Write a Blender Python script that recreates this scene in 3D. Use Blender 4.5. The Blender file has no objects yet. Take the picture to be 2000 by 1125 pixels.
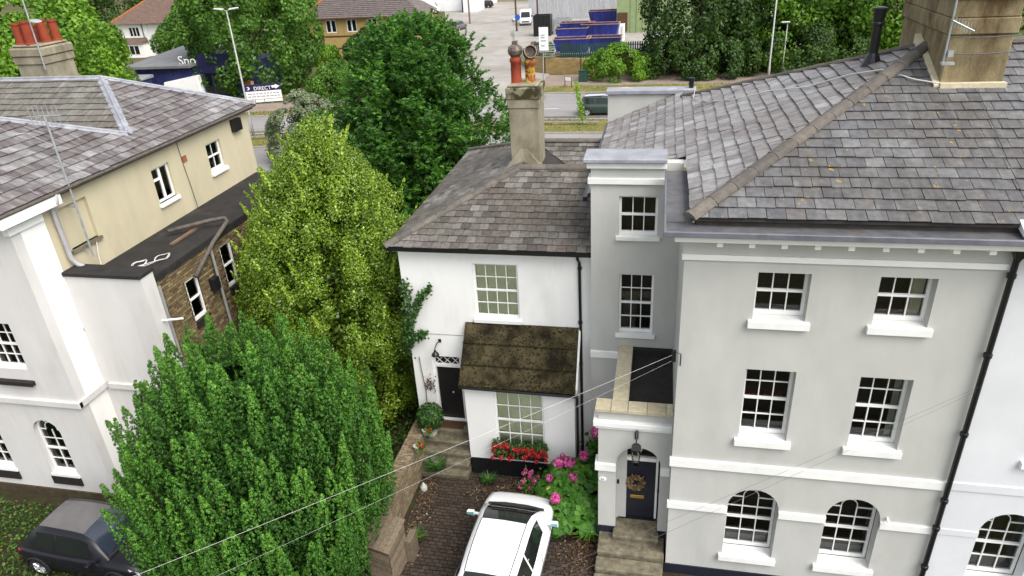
import bpy, bmesh, math, random
import numpy as np
from mathutils import Vector, Matrix
from mathutils.geometry import tessellate_polygon

random.seed(7); rng = np.random.default_rng(7)
scn = bpy.context.scene
col = scn.collection
R = math.radians

# ------------------------------------------------------------ camera
CAM = Vector((0, 0, 14.7))
def cam_axes():
    p, r, y = R(26.97), R(3.48), R(-12.88)
    f = Vector((math.sin(y)*math.cos(p), math.cos(y)*math.cos(p), -math.sin(p)))
    r0 = Vector((math.cos(y), -math.sin(y), 0))
    d = f.cross(r0)
    rr = r0*math.cos(r) + d*math.sin(r)
    return rr, f.cross(rr), f
CR, CD, CF = cam_axes()
cd = bpy.data.cameras.new('camera'); cam = bpy.data.objects.new('camera', cd); col.objects.link(cam)
m = Matrix.Identity(4)
for i in range(3):
    m[i][0] = CR[i]; m[i][1] = -CD[i]; m[i][2] = -CF[i]; m[i][3] = CAM[i]
cam.matrix_world = m
cd.sensor_width = 36; cd.lens = 1373.5/2000*36; cd.clip_start = .1; cd.clip_end = 2000
scn.camera = cam

# ------------------------------------------------------------ sky, sun, exposure
SUN_AZ, SUN_EL = R(124), R(52)          # azimuth clockwise from +Y
world = bpy.data.worlds.new('World'); scn.world = world; world.use_nodes = True
nt = world.node_tree; bg = nt.nodes['Background']
sky = nt.nodes.new('ShaderNodeTexSky'); sky.sky_type = 'NISHITA'; sky.sun_disc = False
sky.sun_elevation = SUN_EL; sky.sun_rotation = SUN_AZ; sky.air_density = 1.0; sky.dust_density = 3.0; sky.ozone_density = 1.0
hs = nt.nodes.new('ShaderNodeHueSaturation'); hs.inputs['Saturation'].default_value = .3
nt.links.new(sky.outputs[0], hs.inputs['Color']); nt.links.new(hs.outputs[0], bg.inputs[0])
bg.inputs[1].default_value = .15
sl = bpy.data.lights.new('sun', 'SUN'); sl.energy = 1.35; sl.angle = R(45); sl.color = (1, .95, .87)
sun = bpy.data.objects.new('sun', sl); col.objects.link(sun)
sd = Vector((math.sin(SUN_AZ)*math.cos(SUN_EL), math.cos(SUN_AZ)*math.cos(SUN_EL), math.sin(SUN_EL)))
sun.rotation_euler = sd.to_track_quat('Z', 'Y').to_euler(); sun.location = (30, -20, 40)
vs = scn.view_settings; vs.view_transform = 'Standard'; vs.look = 'None'; vs.gamma = 1; vs.use_curve_mapping = False
vs.exposure = 1.0

# ------------------------------------------------------------ materials
def nodes_of(name, rough=.6, spec=.3):
    mt = bpy.data.materials.new(name); mt.use_nodes = True
    n = mt.node_tree; b = n.nodes['Principled BSDF']
    b.inputs['Roughness'].default_value = rough; b.inputs['Specular IOR Level'].default_value = spec
    return mt, n, b
def N(n, t, **kw):
    x = n.nodes.new(t)
    for k, v in kw.items():
        if k in x.inputs: x.inputs[k].default_value = v
        else: setattr(x, k, v)
    return x
def pos_vec(n, scale=(1, 1, 1)):
    g = N(n, 'ShaderNodeNewGeometry'); mp = N(n, 'ShaderNodeMapping'); mp.inputs['Scale'].default_value = scale
    n.links.new(g.outputs['Position'], mp.inputs[0]); return mp.outputs[0]
def ramp(n, stops, fac):
    r = N(n, 'ShaderNodeValToRGB'); e = r.color_ramp.elements
    while len(e) < len(stops): e.new(.5)
    for k, (p, c) in enumerate(stops): e[k].position = p; e[k].color = (*c, 1)
    if fac is not None: n.links.new(fac, r.inputs[0])
    return r.outputs[0]
def mix(n, fac, a, b, mode='MIX'):
    x = N(n, 'ShaderNodeMix', data_type='RGBA', blend_type=mode)
    for s, v in ((x.inputs[0], fac), (x.inputs[6], a), (x.inputs[7], b)):
        if hasattr(v, 'is_linked'): n.links.new(v, s)
        elif isinstance(v, (tuple, list)): s.default_value = (*v, 1)
        else: s.default_value = v
    return x.outputs[2]
def noise(n, vec, scale, detail=4, rough=.6):
    x = N(n, 'ShaderNodeTexNoise', Scale=scale, Detail=detail, Roughness=rough); n.links.new(vec, x.inputs['Vector']); return x.outputs[0]
def bump(n, b, h, strength, dist=.02):
    x = N(n, 'ShaderNodeBump', Strength=strength, Distance=dist); n.links.new(h, x.inputs['Height']); n.links.new(x.outputs[0], b.inputs['Normal'])
def plain(name, c, rough=.6, spec=.3, var=.25, scale=6, metal=0, bmp=.1, stretch=(1, 1, 1), stain=None, stain_amt=(.55, .75), fine=40, drip=0):
    """colour with wear: two noises, optional stain colour with a shape of its own"""
    mt, n, b = nodes_of(name, rough, spec); b.inputs['Metallic'].default_value = metal
    v = pos_vec(n, stretch); a = noise(n, v, scale, 5); f2 = noise(n, v, fine, 3)
    lo = tuple(x*(1-var) for x in c); hi = tuple(min(1, x*(1+var*.6)) for x in c)
    o = ramp(n, [(.3, lo), (.7, hi)], a)
    o = mix(n, var*.5, o, ramp(n, [(.35, lo), (.65, hi)], f2))
    if stain:
        s = noise(n, v, scale*.45, 6, .65)
        o = mix(n, ramp(n, [(stain_amt[0], (0, 0, 0)), (stain_amt[1], (1, 1, 1))], s), o, stain)
    if drip:
        dn = noise(n, pos_vec(n, (2.6, 2.6, .2)), 1.3, 5, .6); mk_ = ramp(n, [(.48, (0, 0, 0)), (.66, (drip,)*3)], noise(n, pos_vec(n, (1, 1, .7)), .55, 3)); o = mix(n, mk_, o, ramp(n, [(.34, (.55, .53, .49)), (.60, (1, 1, 1))], dn), 'MULTIPLY')
    n.links.new(o, b.inputs['Base Color'])
    if bmp: bump(n, b, f2, bmp)
    return mt
def toned(name, stops, rough=.6, spec=.3, var=.3, lichen=None, streak=None, scale=7, patch=None, bmp=.25):
    """alike pieces: one tone per piece (object random, or the 'tone' attribute inside a joined part)"""
    mt, n, b = nodes_of(name, rough, spec)
    oi = N(n, 'ShaderNodeObjectInfo'); at = N(n, 'ShaderNodeAttribute', attribute_name='tone')
    ad = N(n, 'ShaderNodeMath', operation='ADD'); n.links.new(oi.outputs['Random'], ad.inputs[0]); n.links.new(at.outputs['Fac'], ad.inputs[1])
    fr = N(n, 'ShaderNodeMath', operation='FRACT'); n.links.new(ad.outputs[0], fr.inputs[0])
    o = ramp(n, stops, fr.outputs[0]); v = pos_vec(n)
    if patch:
        o = mix(n, ramp(n, [(.42, (0, 0, 0)), (.58, (1, 1, 1))], noise(n, v, patch[0], 3)), o, mix(n, .55, o, patch[1]))
    if streak:
        s = noise(n, pos_vec(n, streak[0]), 1.0, 5)
        o = mix(n, ramp(n, [(.48, (0, 0, 0)), (.68, (streak[2],)*3)], s), o, streak[1])
    a = noise(n, v, scale, 6, .65)
    o = mix(n, var, o, ramp(n, [(.3, (.25, .24, .22)), (.7, (1.5, 1.5, 1.5))], a), 'MULTIPLY')
    if lichen:
        l = noise(n, v, lichen[0], 3, .7); l2 = noise(n, v, .6, 2)
        f = N(n, 'ShaderNodeMath', operation='MULTIPLY'); n.links.new(ramp(n, [(lichen[2], (0, 0, 0)), (lichen[2]+.03, (1, 1, 1))], l), f.inputs[0])
        n.links.new(ramp(n, [(.45, (0, 0, 0)), (.6, (1, 1, 1))], l2), f.inputs[1])
        o = mix(n, f.outputs[0], o, lichen[1])
    n.links.new(o, b.inputs['Base Color']); bump(n, b, a, bmp, .01)
    return mt
def leafmat(name, stops, rough=.45, trans=.3, spec=.35):
    mt, n, b = nodes_of(name, rough, spec)
    at = N(n, 'ShaderNodeAttribute', attribute_name='tone')
    c = ramp(n, stops, at.outputs['Fac']); n.links.new(c, b.inputs['Base Color'])
    t = N(n, 'ShaderNodeBsdfTranslucent'); n.links.new(c, t.inputs[0])
    ms = N(n, 'ShaderNodeMixShader'); ms.inputs[0].default_value = trans
    n.links.new(b.outputs[0], ms.inputs[1]); n.links.new(t.outputs[0], ms.inputs[2])
    n.links.new(ms.outputs[0], n.nodes['Material Output'].inputs[0]); return mt
def glassmat(name, tint=(.75, .8, .8), refl=1.0):
    mt = bpy.data.materials.new(name); mt.use_nodes = True; n = mt.node_tree; n.nodes.remove(n.nodes['Principled BSDF'])
    tr = N(n, 'ShaderNodeBsdfTransparent'); tr.inputs[0].default_value = (*tint, 1)
    gl = N(n, 'ShaderNodeBsdfGlossy', Roughness=.03); gl.inputs[0].default_value = (refl, refl, refl, 1)
    fr = N(n, 'ShaderNodeFresnel', IOR=1.5); ms = N(n, 'ShaderNodeMixShader')
    n.links.new(fr.outputs[0], ms.inputs[0]); n.links.new(tr.outputs[0], ms.inputs[1]); n.links.new(gl.outputs[0], ms.inputs[2])
    n.links.new(ms.outputs[0], n.nodes['Material Output'].inputs[0]); return mt

M = {}
M['grey_paint'] = plain('grey_paint', (.49, .49, .465), .7, .2, .09, 1.3, bmp=.04, stain=(.40, .395, .36), stain_amt=(.58, .9), stretch=(1, 1, .45), drip=.22)
M['trim_white'] = plain('trim_white', (.80, .80, .78), .55, .3, .05, 3, bmp=.03, stain=(.62, .60, .55), stain_amt=(.6, .9), drip=.2)
M['white_paint'] = plain('white_paint', (.85, .845, .825), .7, .2, .05, 1.1, bmp=.05, stain=(.63, .615, .58), stain_amt=(.6, .95), stretch=(1, 1, .4), drip=.22)
M['white_worn_shaded'] = plain('white_worn_shaded', (.60, .585, .57), .75, .2, .08, .9, bmp=.06, stain=(.50, .475, .44), stain_amt=(.56, .88), stretch=(1, 1, .35), drip=.3)  # same white as the villa's return wall, darkened for weaker light; stains besides
M['blue_white'] = plain('blue_white', (.66, .675, .70), .7, .2, .06, 1.2, bmp=.04)
M['cream'] = plain('cream', (.52, .465, .325), .75, .2, .1, 1.0, bmp=.06, stain=(.36, .31, .22), stain_amt=(.62, .85), stretch=(1, 1, .5), drip=.3)
M['black_paint'] = plain('black_paint', (.012, .012, .014), .35, .4, .2, 8)
M['navy_paint'] = plain('navy_paint', (.016, .018, .03), .3, .5, .15, 6)
M['lead'] = plain('lead', (.27, .275, .305), .5, .4, .25, 3, bmp=.1, stain=(.44, .45, .48))
M['lead_mid'] = plain('lead_mid', (.13, .135, .16), .5, .4, .25, 3, bmp=.1, stain=(.19, .19, .21))
M['lead_dark'] = plain('lead_dark', (.105, .105, .11), .6, .3, .35, 3.5, bmp=.2, stain=(.16, .13, .09))
M['felt'] = plain('felt', (.030, .028, .027), .85, .2, .4, 2.2, bmp=.3, stain=(.05, .045, .04))
M['moss_slab'] = plain('moss_slab', (.078, .064, .034), .9, .1, .6, 3.5, bmp=1.0, stain=(.016, .013, .008), stain_amt=(.45, .62))
M['stone'] = plain('stone', (.20, .178, .125), .85, .2, .4, 9, bmp=.5, stain=(.075, .064, .04), stain_amt=(.42, .70))
M['stone_coping'] = toned('stone_coping', [(0, (.50, .44, .30)), (.5, (.58, .52, .37)), (1, (.46, .40, .27))], .85, .2, .25, scale=9)
M['render_old'] = plain('render_old', (.29, .24, .14), .9, .15, .45, 3.0, bmp=.6, stain=(.10, .068, .034), stain_amt=(.44, .66), stretch=(1, 1, .45), drip=.5)
M['render_grey'] = plain('render_grey', (.285, .255, .185), .9, .15, .35, 3, bmp=.5, stain=(.12, .10, .06), stain_amt=(.5, .75), stretch=(1, 1, .6))
M['dark_mortar'] = plain('dark_mortar', (.07, .055, .035), .95, .1, .4, 6, bmp=.4)
M['terracotta'] = plain('terracotta', (.26, .050, .024), .75, .2, .25, 5, bmp=.2, stain=(.27, .07, .04))
M['terracotta_lichen'] = plain('terracotta_lichen', (.26, .075, .035), .8, .2, .3, 9, bmp=.3, stain=(.42, .30, .03), stain_amt=(.50, .56))
M['rust_metal'] = plain('rust_metal', (.16, .12, .10), .5, .5, .5, 9, metal=.5, bmp=.3, stain=(.30, .27, .24))
M['hip_tile'] = toned('hip_tile', [(0, (.115, .10, .085)), (.5, (.15, .135, .115)), (1, (.095, .085, .078))], .8, .2, .35)
M['slate_main'] = toned('slate_main', [(0, (.085, .085, .092)), (.2, (.118, .119, .126)), (.4, (.138, .133, .134)), (.6, (.10, .101, .108)), (.8, (.17, .17, .17)), (.9, (.12, .12, .123)), (1, (.122, .11, .102))], .5, .4, .45, lichen=(6, (.42, .25, .02), .655), patch=(.45, (.075, .068, .06)), streak=((6, .9, .9), (.22, .22, .215), .3))
M['slate_side_sheen'] = toned('slate_side_sheen', [(0, (.145, .132, .128)), (.25, (.26, .25, .245)), (.5, (.18, .158, .148)), (.75, (.34, .335, .33)), (1, (.12, .102, .096))], .45, .45, .4, patch=(.5, (.11, .085, .072)), streak=((1.0, 9, 9), (.36, .35, .345), .5))  # paler than the front slates: left plane's sky sheen put into the colour
M['slate_cottage'] = toned('slate_cottage', [(0, (.085, .078, .068)), (.2, (.155, .145, .13)), (.4, (.11, .102, .09)), (.6, (.22, .21, .19)), (.8, (.135, .112, .105)), (1, (.07, .064, .057))], .65, .3, .5, patch=(.6, (.085, .072, .056)), scale=9)
M['slate_left'] = toned('slate_left', [(0, (.10, .09, .088)), (.25, (.22, .21, .208)), (.4, (.13, .112, .108)), (.6, (.17, .158, .152)), (.75, (.29, .28, .28)), (.85, (.12, .10, .098)), (1, (.085, .07, .068))], .55, .4, .45, patch=(.42, (.075, .056, .052)), streak=((1.2, 7, 1.2), (.38, .37, .38), .4))
M['slate_left_front'] = toned('slate_left_front', [(0, (.13, .125, .105)), (.3, (.19, .185, .16)), (.6, (.10, .094, .08)), (1, (.16, .155, .135))], .6, .3, .4, patch=(.5, (.14, .115, .10)), streak=((7, 1.2, 1.2), (.33, .33, .30), .3))
M['deck'] = plain('deck', (.05, .045, .042), .9, .1, .3, 5)
M['brick_wing'] = toned('brick_wing', [(0, (.17, .125, .066)), (.2, (.27, .21, .11)), (.4, (.12, .086, .05)), (.6, (.20, .145, .078)), (.8, (.085, .062, .04)), (1, (.33, .265, .145))], .9, .15, .45, scale=14)
M['brick_garden'] = toned('brick_garden', [(0, (.20, .155, .10)), (.3, (.26, .21, .145)), (.6, (.15, .115, .075)), (1, (.22, .165, .10))], .9, .15, .5, scale=12, bmp=.5)
M['paver'] = toned('paver', [(0, (.050, .037, .029)), (.3, (.072, .054, .043)), (.6, (.040, .030, .024)), (1, (.064, .050, .041))], .85, .2, .4, scale=12)
M['joint'] = plain('joint', (.022, .018, .012), .95, .1, .5, 9, bmp=.4, stain=(.03, .035, .012))
M['soil'] = plain('soil', (.045, .034, .022), .95, .1, .5, 3, bmp=.6, stain=(.035, .045, .014), stain_amt=(.45, .6))
M['field'] = plain('field', (.085, .10, .035), .95, .1, .4, .35, bmp=.3, stain=(.12, .095, .05), stain_amt=(.45, .6))
M['verge'] = plain('verge', (.21, .185, .065), .95, .1, .4, .9, bmp=.5, stain=(.12, .135, .04), stain_amt=(.42, .6))
M['asphalt'] = plain('asphalt', (.255, .245, .24), .85, .25, .14, .5, bmp=.1, stain=(.20, .19, .185), stain_amt=(.5, .7), stretch=(.35, 1, 1))
M['yard'] = plain('yard', (.33, .31, .285), .9, .2, .22, .3, bmp=.1, stain=(.22, .20, .17), stain_amt=(.5, .7))
M['pavement'] = plain('pavement', (.25, .20, .165), .9, .2, .2, .7, bmp=.1)
M['kerb'] = plain('kerb', (.30, .27, .23), .85, .2, .2, 2)
M['road_white'] = plain('road_white', (.62, .61, .58), .7, .2, .15, 3)
M['brick_yellow'] = toned('brick_yellow', [(0, (.30, .215, .085)), (.5, (.37, .27, .115)), (1, (.25, .17, .07))], .9, .15, .35, scale=10)
M['brick_yellow_wall'] = plain('brick_yellow_wall', (.34, .24, .105), .9, .15, .3, 1.4, bmp=.3, stain=(.21, .14, .065), stretch=(1, 1, 3))
M['house_yellow'] = plain('house_yellow', (.42, .30, .12), .9, .15, .15, 2.5, bmp=.1)
M['brown_band'] = plain('brown_band', (.10, .055, .03), .85, .2, .2, 4)
M['tile_brown'] = plain('tile_brown', (.15, .125, .12), .85, .2, .4, 2.2, bmp=.4, stain=(.10, .085, .085), stretch=(1.2, .5, 2.6))
M['tile_red'] = plain('tile_red', (.15, .10, .08), .9, .15, .4, 2, bmp=.4, stain=(.10, .085, .07), stretch=(1.2, .5, 2.6))
M['tile_ridge'] = plain('tile_ridge', (.32, .12, .05), .85, .2, .2, 3)
M['brick_red'] = plain('brick_red', (.30, .10, .05), .9, .15, .2, 4)
M['container_blue'] = plain('container_blue', (.035, .045, .15), .55, .4, .2, 1.5)
M['skip_blue'] = plain('skip_blue', (.018, .028, .22), .5, .4, .3, 1.2, bmp=.1, stain=(.012, .016, .09), stain_amt=(.5, .65))
M['skip_edge'] = plain('skip_edge', (.36, .22, .14), .8, .2, .35, 2)
M['fence_green'] = plain('fence_green', (.018, .060, .042), .5, .4, .2, 3)
M['fence_pale'] = plain('fence_pale', (.22, .33, .22), .5, .4, .2, 3)
M['galv'] = plain('galv', (.40, .42, .44), .45, .5, .2, 5, metal=.4)
M['steel_pole'] = plain('steel_pole', (.34, .34, .33), .5, .4, .2, 6, metal=.2)
M['corrugated'] = plain('corrugated', (.40, .41, .43), .6, .3, .25, 1.2, bmp=.1, stain=(.30, .29, .27), stretch=(3, 1, .4))
M['shed_green'] = plain('shed_green', (.26, .33, .16), .6, .3, .15, 1.5)
M['roof_grey'] = plain('roof_grey', (.17, .175, .18), .8, .2, .2, .8, bmp=.1)
M['sign_navy'] = plain('sign_navy', (.015, .015, .06), .5, .4, .1, 3)
M['sign_white'] = plain('sign_white', (.82, .82, .82), .5, .3, .04, 3)
M['sign_grey'] = plain('sign_grey', (.35, .35, .36), .5, .3, .05, 3)
M['sign_blue'] = plain('sign_blue', (.02, .10, .45), .5, .3, .05, 3)
M['wood_old'] = toned('wood_old', [(0, (.14, .11, .075)), (.5, (.20, .16, .115)), (1, (.11, .085, .06))], .9, .15, .5, scale=16)
M['wood_fence'] = plain('wood_fence', (.17, .115, .075), .9, .15, .3, 3, stretch=(1, 1, 2))
M['pvc_grey'] = plain('pvc_grey', (.42, .41, .43), .5, .4, .15, 4)
M['pipe_brown'] = plain('pipe_brown', (.12, .105, .09), .8, .2, .4, 6, bmp=.3)
M['cable_white'] = plain('cable_white', (.55, .54, .52), .6, .3, .1, 4)
M['cable_dark'] = plain('cable_dark', (.10, .10, .10), .6, .3, .1, 4)
M['brass'] = plain('brass', (.45, .30, .07), .4, .5, .2, 8, metal=.6)
M['interior'] = plain('interior', (.085, .07, .06), .9, .1, .5, 1.2)
M['curtain'] = plain('curtain', (.62, .58, .44), .9, .1, .15, 5, stretch=(6, 6, .6))
M['blind_dim'] = plain('blind_dim', (.20, .19, .17), .8, .1, .15, 3)
M['curtain_dim'] = plain('curtain_dim', (.32, .31, .27), .9, .1, .15, 5)
M['curtain_red'] = plain('curtain_red', (.06, .015, .012), .9, .1, .15, 5)
M['blind'] = plain('blind', (.74, .75, .60), .8, .1, .12, 3)
M['door_black'] = plain('door_black', (.012, .011, .011), .45, .4, .2, 5)
M['sill_dark'] = plain('sill_dark', (.022, .018, .017), .7, .3, .3, 5)
M['cap_mossy'] = plain('cap_mossy', (.25, .225, .15), .9, .15, .35, 5, bmp=.6, stain=(.045, .042, .02), stain_amt=(.46, .56))
M['mortar_tan'] = plain('mortar_tan', (.15, .122, .08), .95, .1, .35, 5, bmp=.3)
M['mat_brown'] = plain('mat_brown', (.09, .05, .03), .95, .1, .3, 9)
M['glass'] = glassmat('glass')
M['glass_milky'] = glassmat('glass_milky', (.82, .85, .78))
M['car_white'] = plain('car_white', (.80, .81, .82), .16, .6, .02, 2, bmp=0)
M['car_dark'] = plain('car_dark', (.009, .009, .013), .3, .35, .1, 3, bmp=0)
M['car_dusty'] = plain('car_dusty', (.125, .12, .12), .5, .5, .22, 2.2, bmp=.05, stain=(.075, .07, .07))
M['car_green'] = plain('car_green', (.028, .050, .042), .25, .6, .05, 3, bmp=0)
M['car_silver'] = plain('car_silver', (.42, .45, .47), .28, .6, .05, 3, bmp=0)
M['car_glass'] = plain('car_glass', (.012, .016, .015), .08, .45, .2, 2, bmp=0)
M['car_glass_sun'] = plain('car_glass_sun', (.03, .04, .06), .12, 1.0, .1, 2.5, bmp=0)
M['mirror_blue'] = plain('mirror_blue', (.18, .42, .48), .1, .8, .05, 3, bmp=0)
M['tyre'] = plain('tyre', (.02, .02, .02), .8, .2, .2, 8)
M['rim'] = plain('rim', (.55, .55, .56), .35, .5, .1, 8, metal=.5)
M['lamp_red'] = plain('lamp_red', (.42, .03, .05), .3, .5, .1, 8, bmp=0)
M['lamp_clear'] = plain('lamp_clear', (.6, .6, .6), .2, .6, .1, 8, bmp=0)
M['plastic_black'] = plain('plastic_black', (.02, .02, .021), .55, .4, .15, 8)
M['pot_grey'] = plain('pot_grey', (.46, .45, .40), .85, .2, .15, 6)
M['orange_box'] = plain('orange_box', (.50, .12, .04), .7, .3, .2, 2)
M['bark'] = plain('bark', (.10, .075, .05), .95, .1, .4, 6, bmp=.8, stretch=(1, 1, .3))
G = lambda *s: [(p, c) for p, c in s]
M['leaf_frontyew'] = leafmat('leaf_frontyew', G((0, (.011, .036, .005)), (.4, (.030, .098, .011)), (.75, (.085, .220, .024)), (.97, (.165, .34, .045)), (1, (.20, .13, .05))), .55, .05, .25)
M['leaf_holly'] = leafmat('leaf_holly', G((0, (.060, .112, .011)), (.45, (.155, .262, .020)), (.85, (.31, .45, .042)), (.985, (.44, .56, .09)), (.99, (.62, .54, .03)), (1, (.66, .56, .04))), .33, .28, .5)
M['leaf_darkyew'] = leafmat('leaf_darkyew', G((0, (.018, .062, .008)), (.5, (.055, .165, .016)), (.85, (.115, .28, .026)), (1, (.19, .37, .045))), .5, .25)
M['leaf_bright'] = leafmat('leaf_bright', G((0, (.060, .145, .010)), (.5, (.145, .30, .018)), (1, (.29, .46, .045))), .5, .35)
M['leaf_mid'] = leafmat('leaf_mid', G((0, (.032, .090, .009)), (.5, (.085, .195, .018)), (1, (.18, .33, .04))), .5, .3)
M['leaf_deep'] = leafmat('leaf_deep', G((0, (.020, .048, .009)), (.5, (.048, .105, .016)), (1, (.10, .18, .03))), .5, .3)
M['leaf_pale'] = leafmat('leaf_pale', G((0, (.12, .155, .075)), (.5, (.20, .245, .13)), (1, (.31, .36, .22))), .6, .3)
M['leaf_hydrangea'] = leafmat('leaf_hydrangea', G((0, (.018, .070, .008)), (.5, (.048, .165, .014)), (1, (.11, .27, .03))), .45, .3)
M['leaf_ivy'] = leafmat('leaf_ivy', G((0, (.015, .048, .010)), (.5, (.035, .10, .018)), (1, (.08, .17, .035))), .4, .2)
M['litter'] = leafmat('litter', G((0, (.045, .026, .014)), (.5, (.10, .055, .03)), (.85, (.19, .12, .06)), (1, (.30, .24, .13))), .8, .1)
M['weeds'] = leafmat('weeds', G((0, (.016, .042, .007)), (.5, (.045, .105, .014)), (.9, (.12, .21, .03)), (1, (.15, .09, .035))), .6, .25)
M['grass_dry'] = leafmat('grass_dry', G((0, (.13, .135, .035)), (.5, (.24, .215, .07)), (1, (.36, .31, .12))), .8, .25)
M['red_flower'] = leafmat('red_flower', G((0, (.34, .008, .015)), (.6, (.55, .018, .03)), (1, (.68, .05, .06))), .6, .2)
M['pink_flower'] = leafmat('pink_flower', G((0, (.50, .045, .20)), (.6, (.70, .10, .36)), (1, (.80, .28, .52))), .6, .2)
M['yellow_flower'] = leafmat('yellow_flower', G((0, (.45, .50, .06)), (1, (.70, .72, .18))), .6, .2)
M['moss_tuft'] = leafmat('moss_tuft', G((0, (.010, .009, .005)), (.3, (.035, .032, .012)), (1, (.10, .095, .035))), .9, .05, .1)
M['wreath_leaf'] = leafmat('wreath_leaf', G((0, (.09, .045, .02)), (.5, (.25, .15, .07)), (.8, (.42, .30, .16)), (1, (.14, .15, .06))), .7, .1)

# ------------------------------------------------------------ object helpers
W = {}                                      # world origin of each unrotated object
def props(o, label=None, cat=None, group=None, kind=None):
    if label: o['label'] = label
    if cat: o['category'] = cat
    if group: o['group'] = group
    if kind: o['kind'] = kind
    return o
def thing(name, label, cat, loc=(0, 0, 0), group=None):
    o = bpy.data.objects.new(name, None); o.empty_display_size = .3; col.objects.link(o)
    o.location = loc; W[o] = Vector(loc); return props(o, label, cat, group)
def attach(o, parent, world):
    col.objects.link(o)
    if parent is not None:
        o.parent = parent; o.location = Vector(world) - W[parent]
    else: o.location = world
    W[o] = Vector(world); return o
class Fr:
    """vertical working plane: u along the wall, d outwards, z up"""
    def __init__(s, O, U, Nn): s.O, s.U, s.N = Vector(O), Vector(U), Vector(Nn)
    def pt(s, u, d, z): p = s.O + s.U*u + s.N*d; return (p.x, p.y, p.z + z)
def front(Y): return Fr((0, Y, 0), (1, 0, 0), (0, -1, 0))
def side(X): return Fr((X, 0, 0), (0, 1, 0), (1, 0, 0))
BOXF = [(0, 1, 2, 3), (4, 7, 6, 5), (0, 4, 5, 1), (1, 5, 6, 2), (2, 6, 7, 3), (3, 7, 4, 0)]
class MB:
    def __init__(s): s.v, s.f, s.t = [], [], []
    def add(s, pts, faces, tone=0.):
        k = len(s.v); s.v += [tuple(p) for p in pts]; s.f += [tuple(k+i for i in f) for f in faces]; s.t += [tone]*len(faces); return s
    def box(s, x0, x1, y0, y1, z0, z1, tone=0.):
        return s.add([(x0, y0, z0), (x1, y0, z0), (x1, y1, z0), (x0, y1, z0), (x0, y0, z1), (x1, y0, z1), (x1, y1, z1), (x0, y1, z1)], BOXF, tone)
    def fbox(s, fr, u0, u1, d0, d1, z0, z1, tone=0.):
        return s.add([fr.pt(*q) for q in ((u0, d0, z0), (u1, d0, z0), (u1, d1, z0), (u0, d1, z0), (u0, d0, z1), (u1, d0, z1), (u1, d1, z1), (u0, d1, z1))], BOXF, tone)
    def hexa(s, lo, hi, tone=0.): return s.add(list(lo)+list(hi), BOXF, tone)
    def prism(s, poly, vec, tone=0.):
        n = len(poly); vec = Vector(vec); p2 = [tuple(Vector(p)+vec) for p in poly]
        return s.add(list(poly)+p2, [tuple(range(n)), tuple(range(2*n-1, n-1, -1))]+[(i, (i+1) % n, n+(i+1) % n, n+i) for i in range(n)], tone)
    def tube(s, path, r, n=8, caps=True, tone=0.):
        path = [Vector(p) for p in path]; rs = r if isinstance(r, (list, tuple)) else [r]*len(path); rings = []
        a = None
        for i, p in enumerate(path):
            t = (path[min(i+1, len(path)-1)]-path[max(i-1, 0)]).normalized()
            if a is None: a = t.orthogonal().normalized()
            a = (a-t*a.dot(t)).normalized(); b = t.cross(a)
            rings.append([tuple(p+(a*math.cos(2*math.pi*k/n)+b*math.sin(2*math.pi*k/n))*rs[i]) for k in range(n)])
        f = []
        for i in range(len(path)-1):
            for k in range(n): f.append((i*n+k, i*n+(k+1) % n, (i+1)*n+(k+1) % n, (i+1)*n+k))
        if caps: f.append(tuple(range(n))); f.append(tuple(range(len(path)*n-1, (len(path)-1)*n-1, -1)))
        return s.add([p for r_ in rings for p in r_], f, tone)
    def lathe(s, c, prof, n=14, axis=(0, 0, 1), tone=0.):
        ax = Vector(axis).normalized(); a = ax.orthogonal().normalized(); b = ax.cross(a); c = Vector(c); pts = []
        for r, h in prof:
            for k in range(n): pts.append(tuple(c+ax*h+(a*math.cos(2*math.pi*k/n)+b*math.sin(2*math.pi*k/n))*r))
        f = [(i*n+k, i*n+(k+1) % n, (i+1)*n+(k+1) % n, (i+1)*n+k) for i in range(len(prof)-1) for k in range(n)]
        f += [tuple(range(n-1, -1, -1)), tuple(range((len(prof)-1)*n, len(prof)*n))]
        return s.add(pts, f, tone)
    def ball(s, c, r, n=10, tone=0.):
        prof = [(max(.001, math.sin(math.pi*i/n))*r, -math.cos(math.pi*i/n)*r) for i in range(n+1)]
        return s.lathe(c, prof, n+2, tone=tone)
    def build(s, name, mat, parent=None, smooth=False, recalc=True, origin=None, bev=0):
        a = np.array(s.v)
        if origin is None: origin = Vector(((a[:, 0].min()+a[:, 0].max())/2, (a[:, 1].min()+a[:, 1].max())/2, a[:, 2].min()))
        a = a-np.array(origin)
        me = bpy.data.meshes.new(name); me.from_pydata(a.tolist(), [], s.f)
        if any(s.t): me.attributes.new('tone', 'FLOAT', 'FACE').data.foreach_set('value', s.t)
        if recalc or bev:
            bm = bmesh.new(); bm.from_mesh(me); bmesh.ops.recalc_face_normals(bm, faces=bm.faces)
            if bev: bmesh.ops.bevel(bm, geom=bm.edges[:], offset=bev, segments=1, affect='EDGES', clamp_overlap=True)
            bm.to_mesh(me); bm.free()
        if smooth: me.shade_smooth()
        me.materials.append(M[mat] if isinstance(mat, str) else mat)
        return attach(bpy.data.objects.new(name, me), parent, origin)
def view_xy(p):
    q = Vector(p)-CAM; z = q.dot(CF)
    if z < .1: return -9, -9, 1e9
    return .5+q.dot(CR)/z*1373.5/2000, .5+q.dot(CD)/z*1373.5/1125, z
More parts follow.
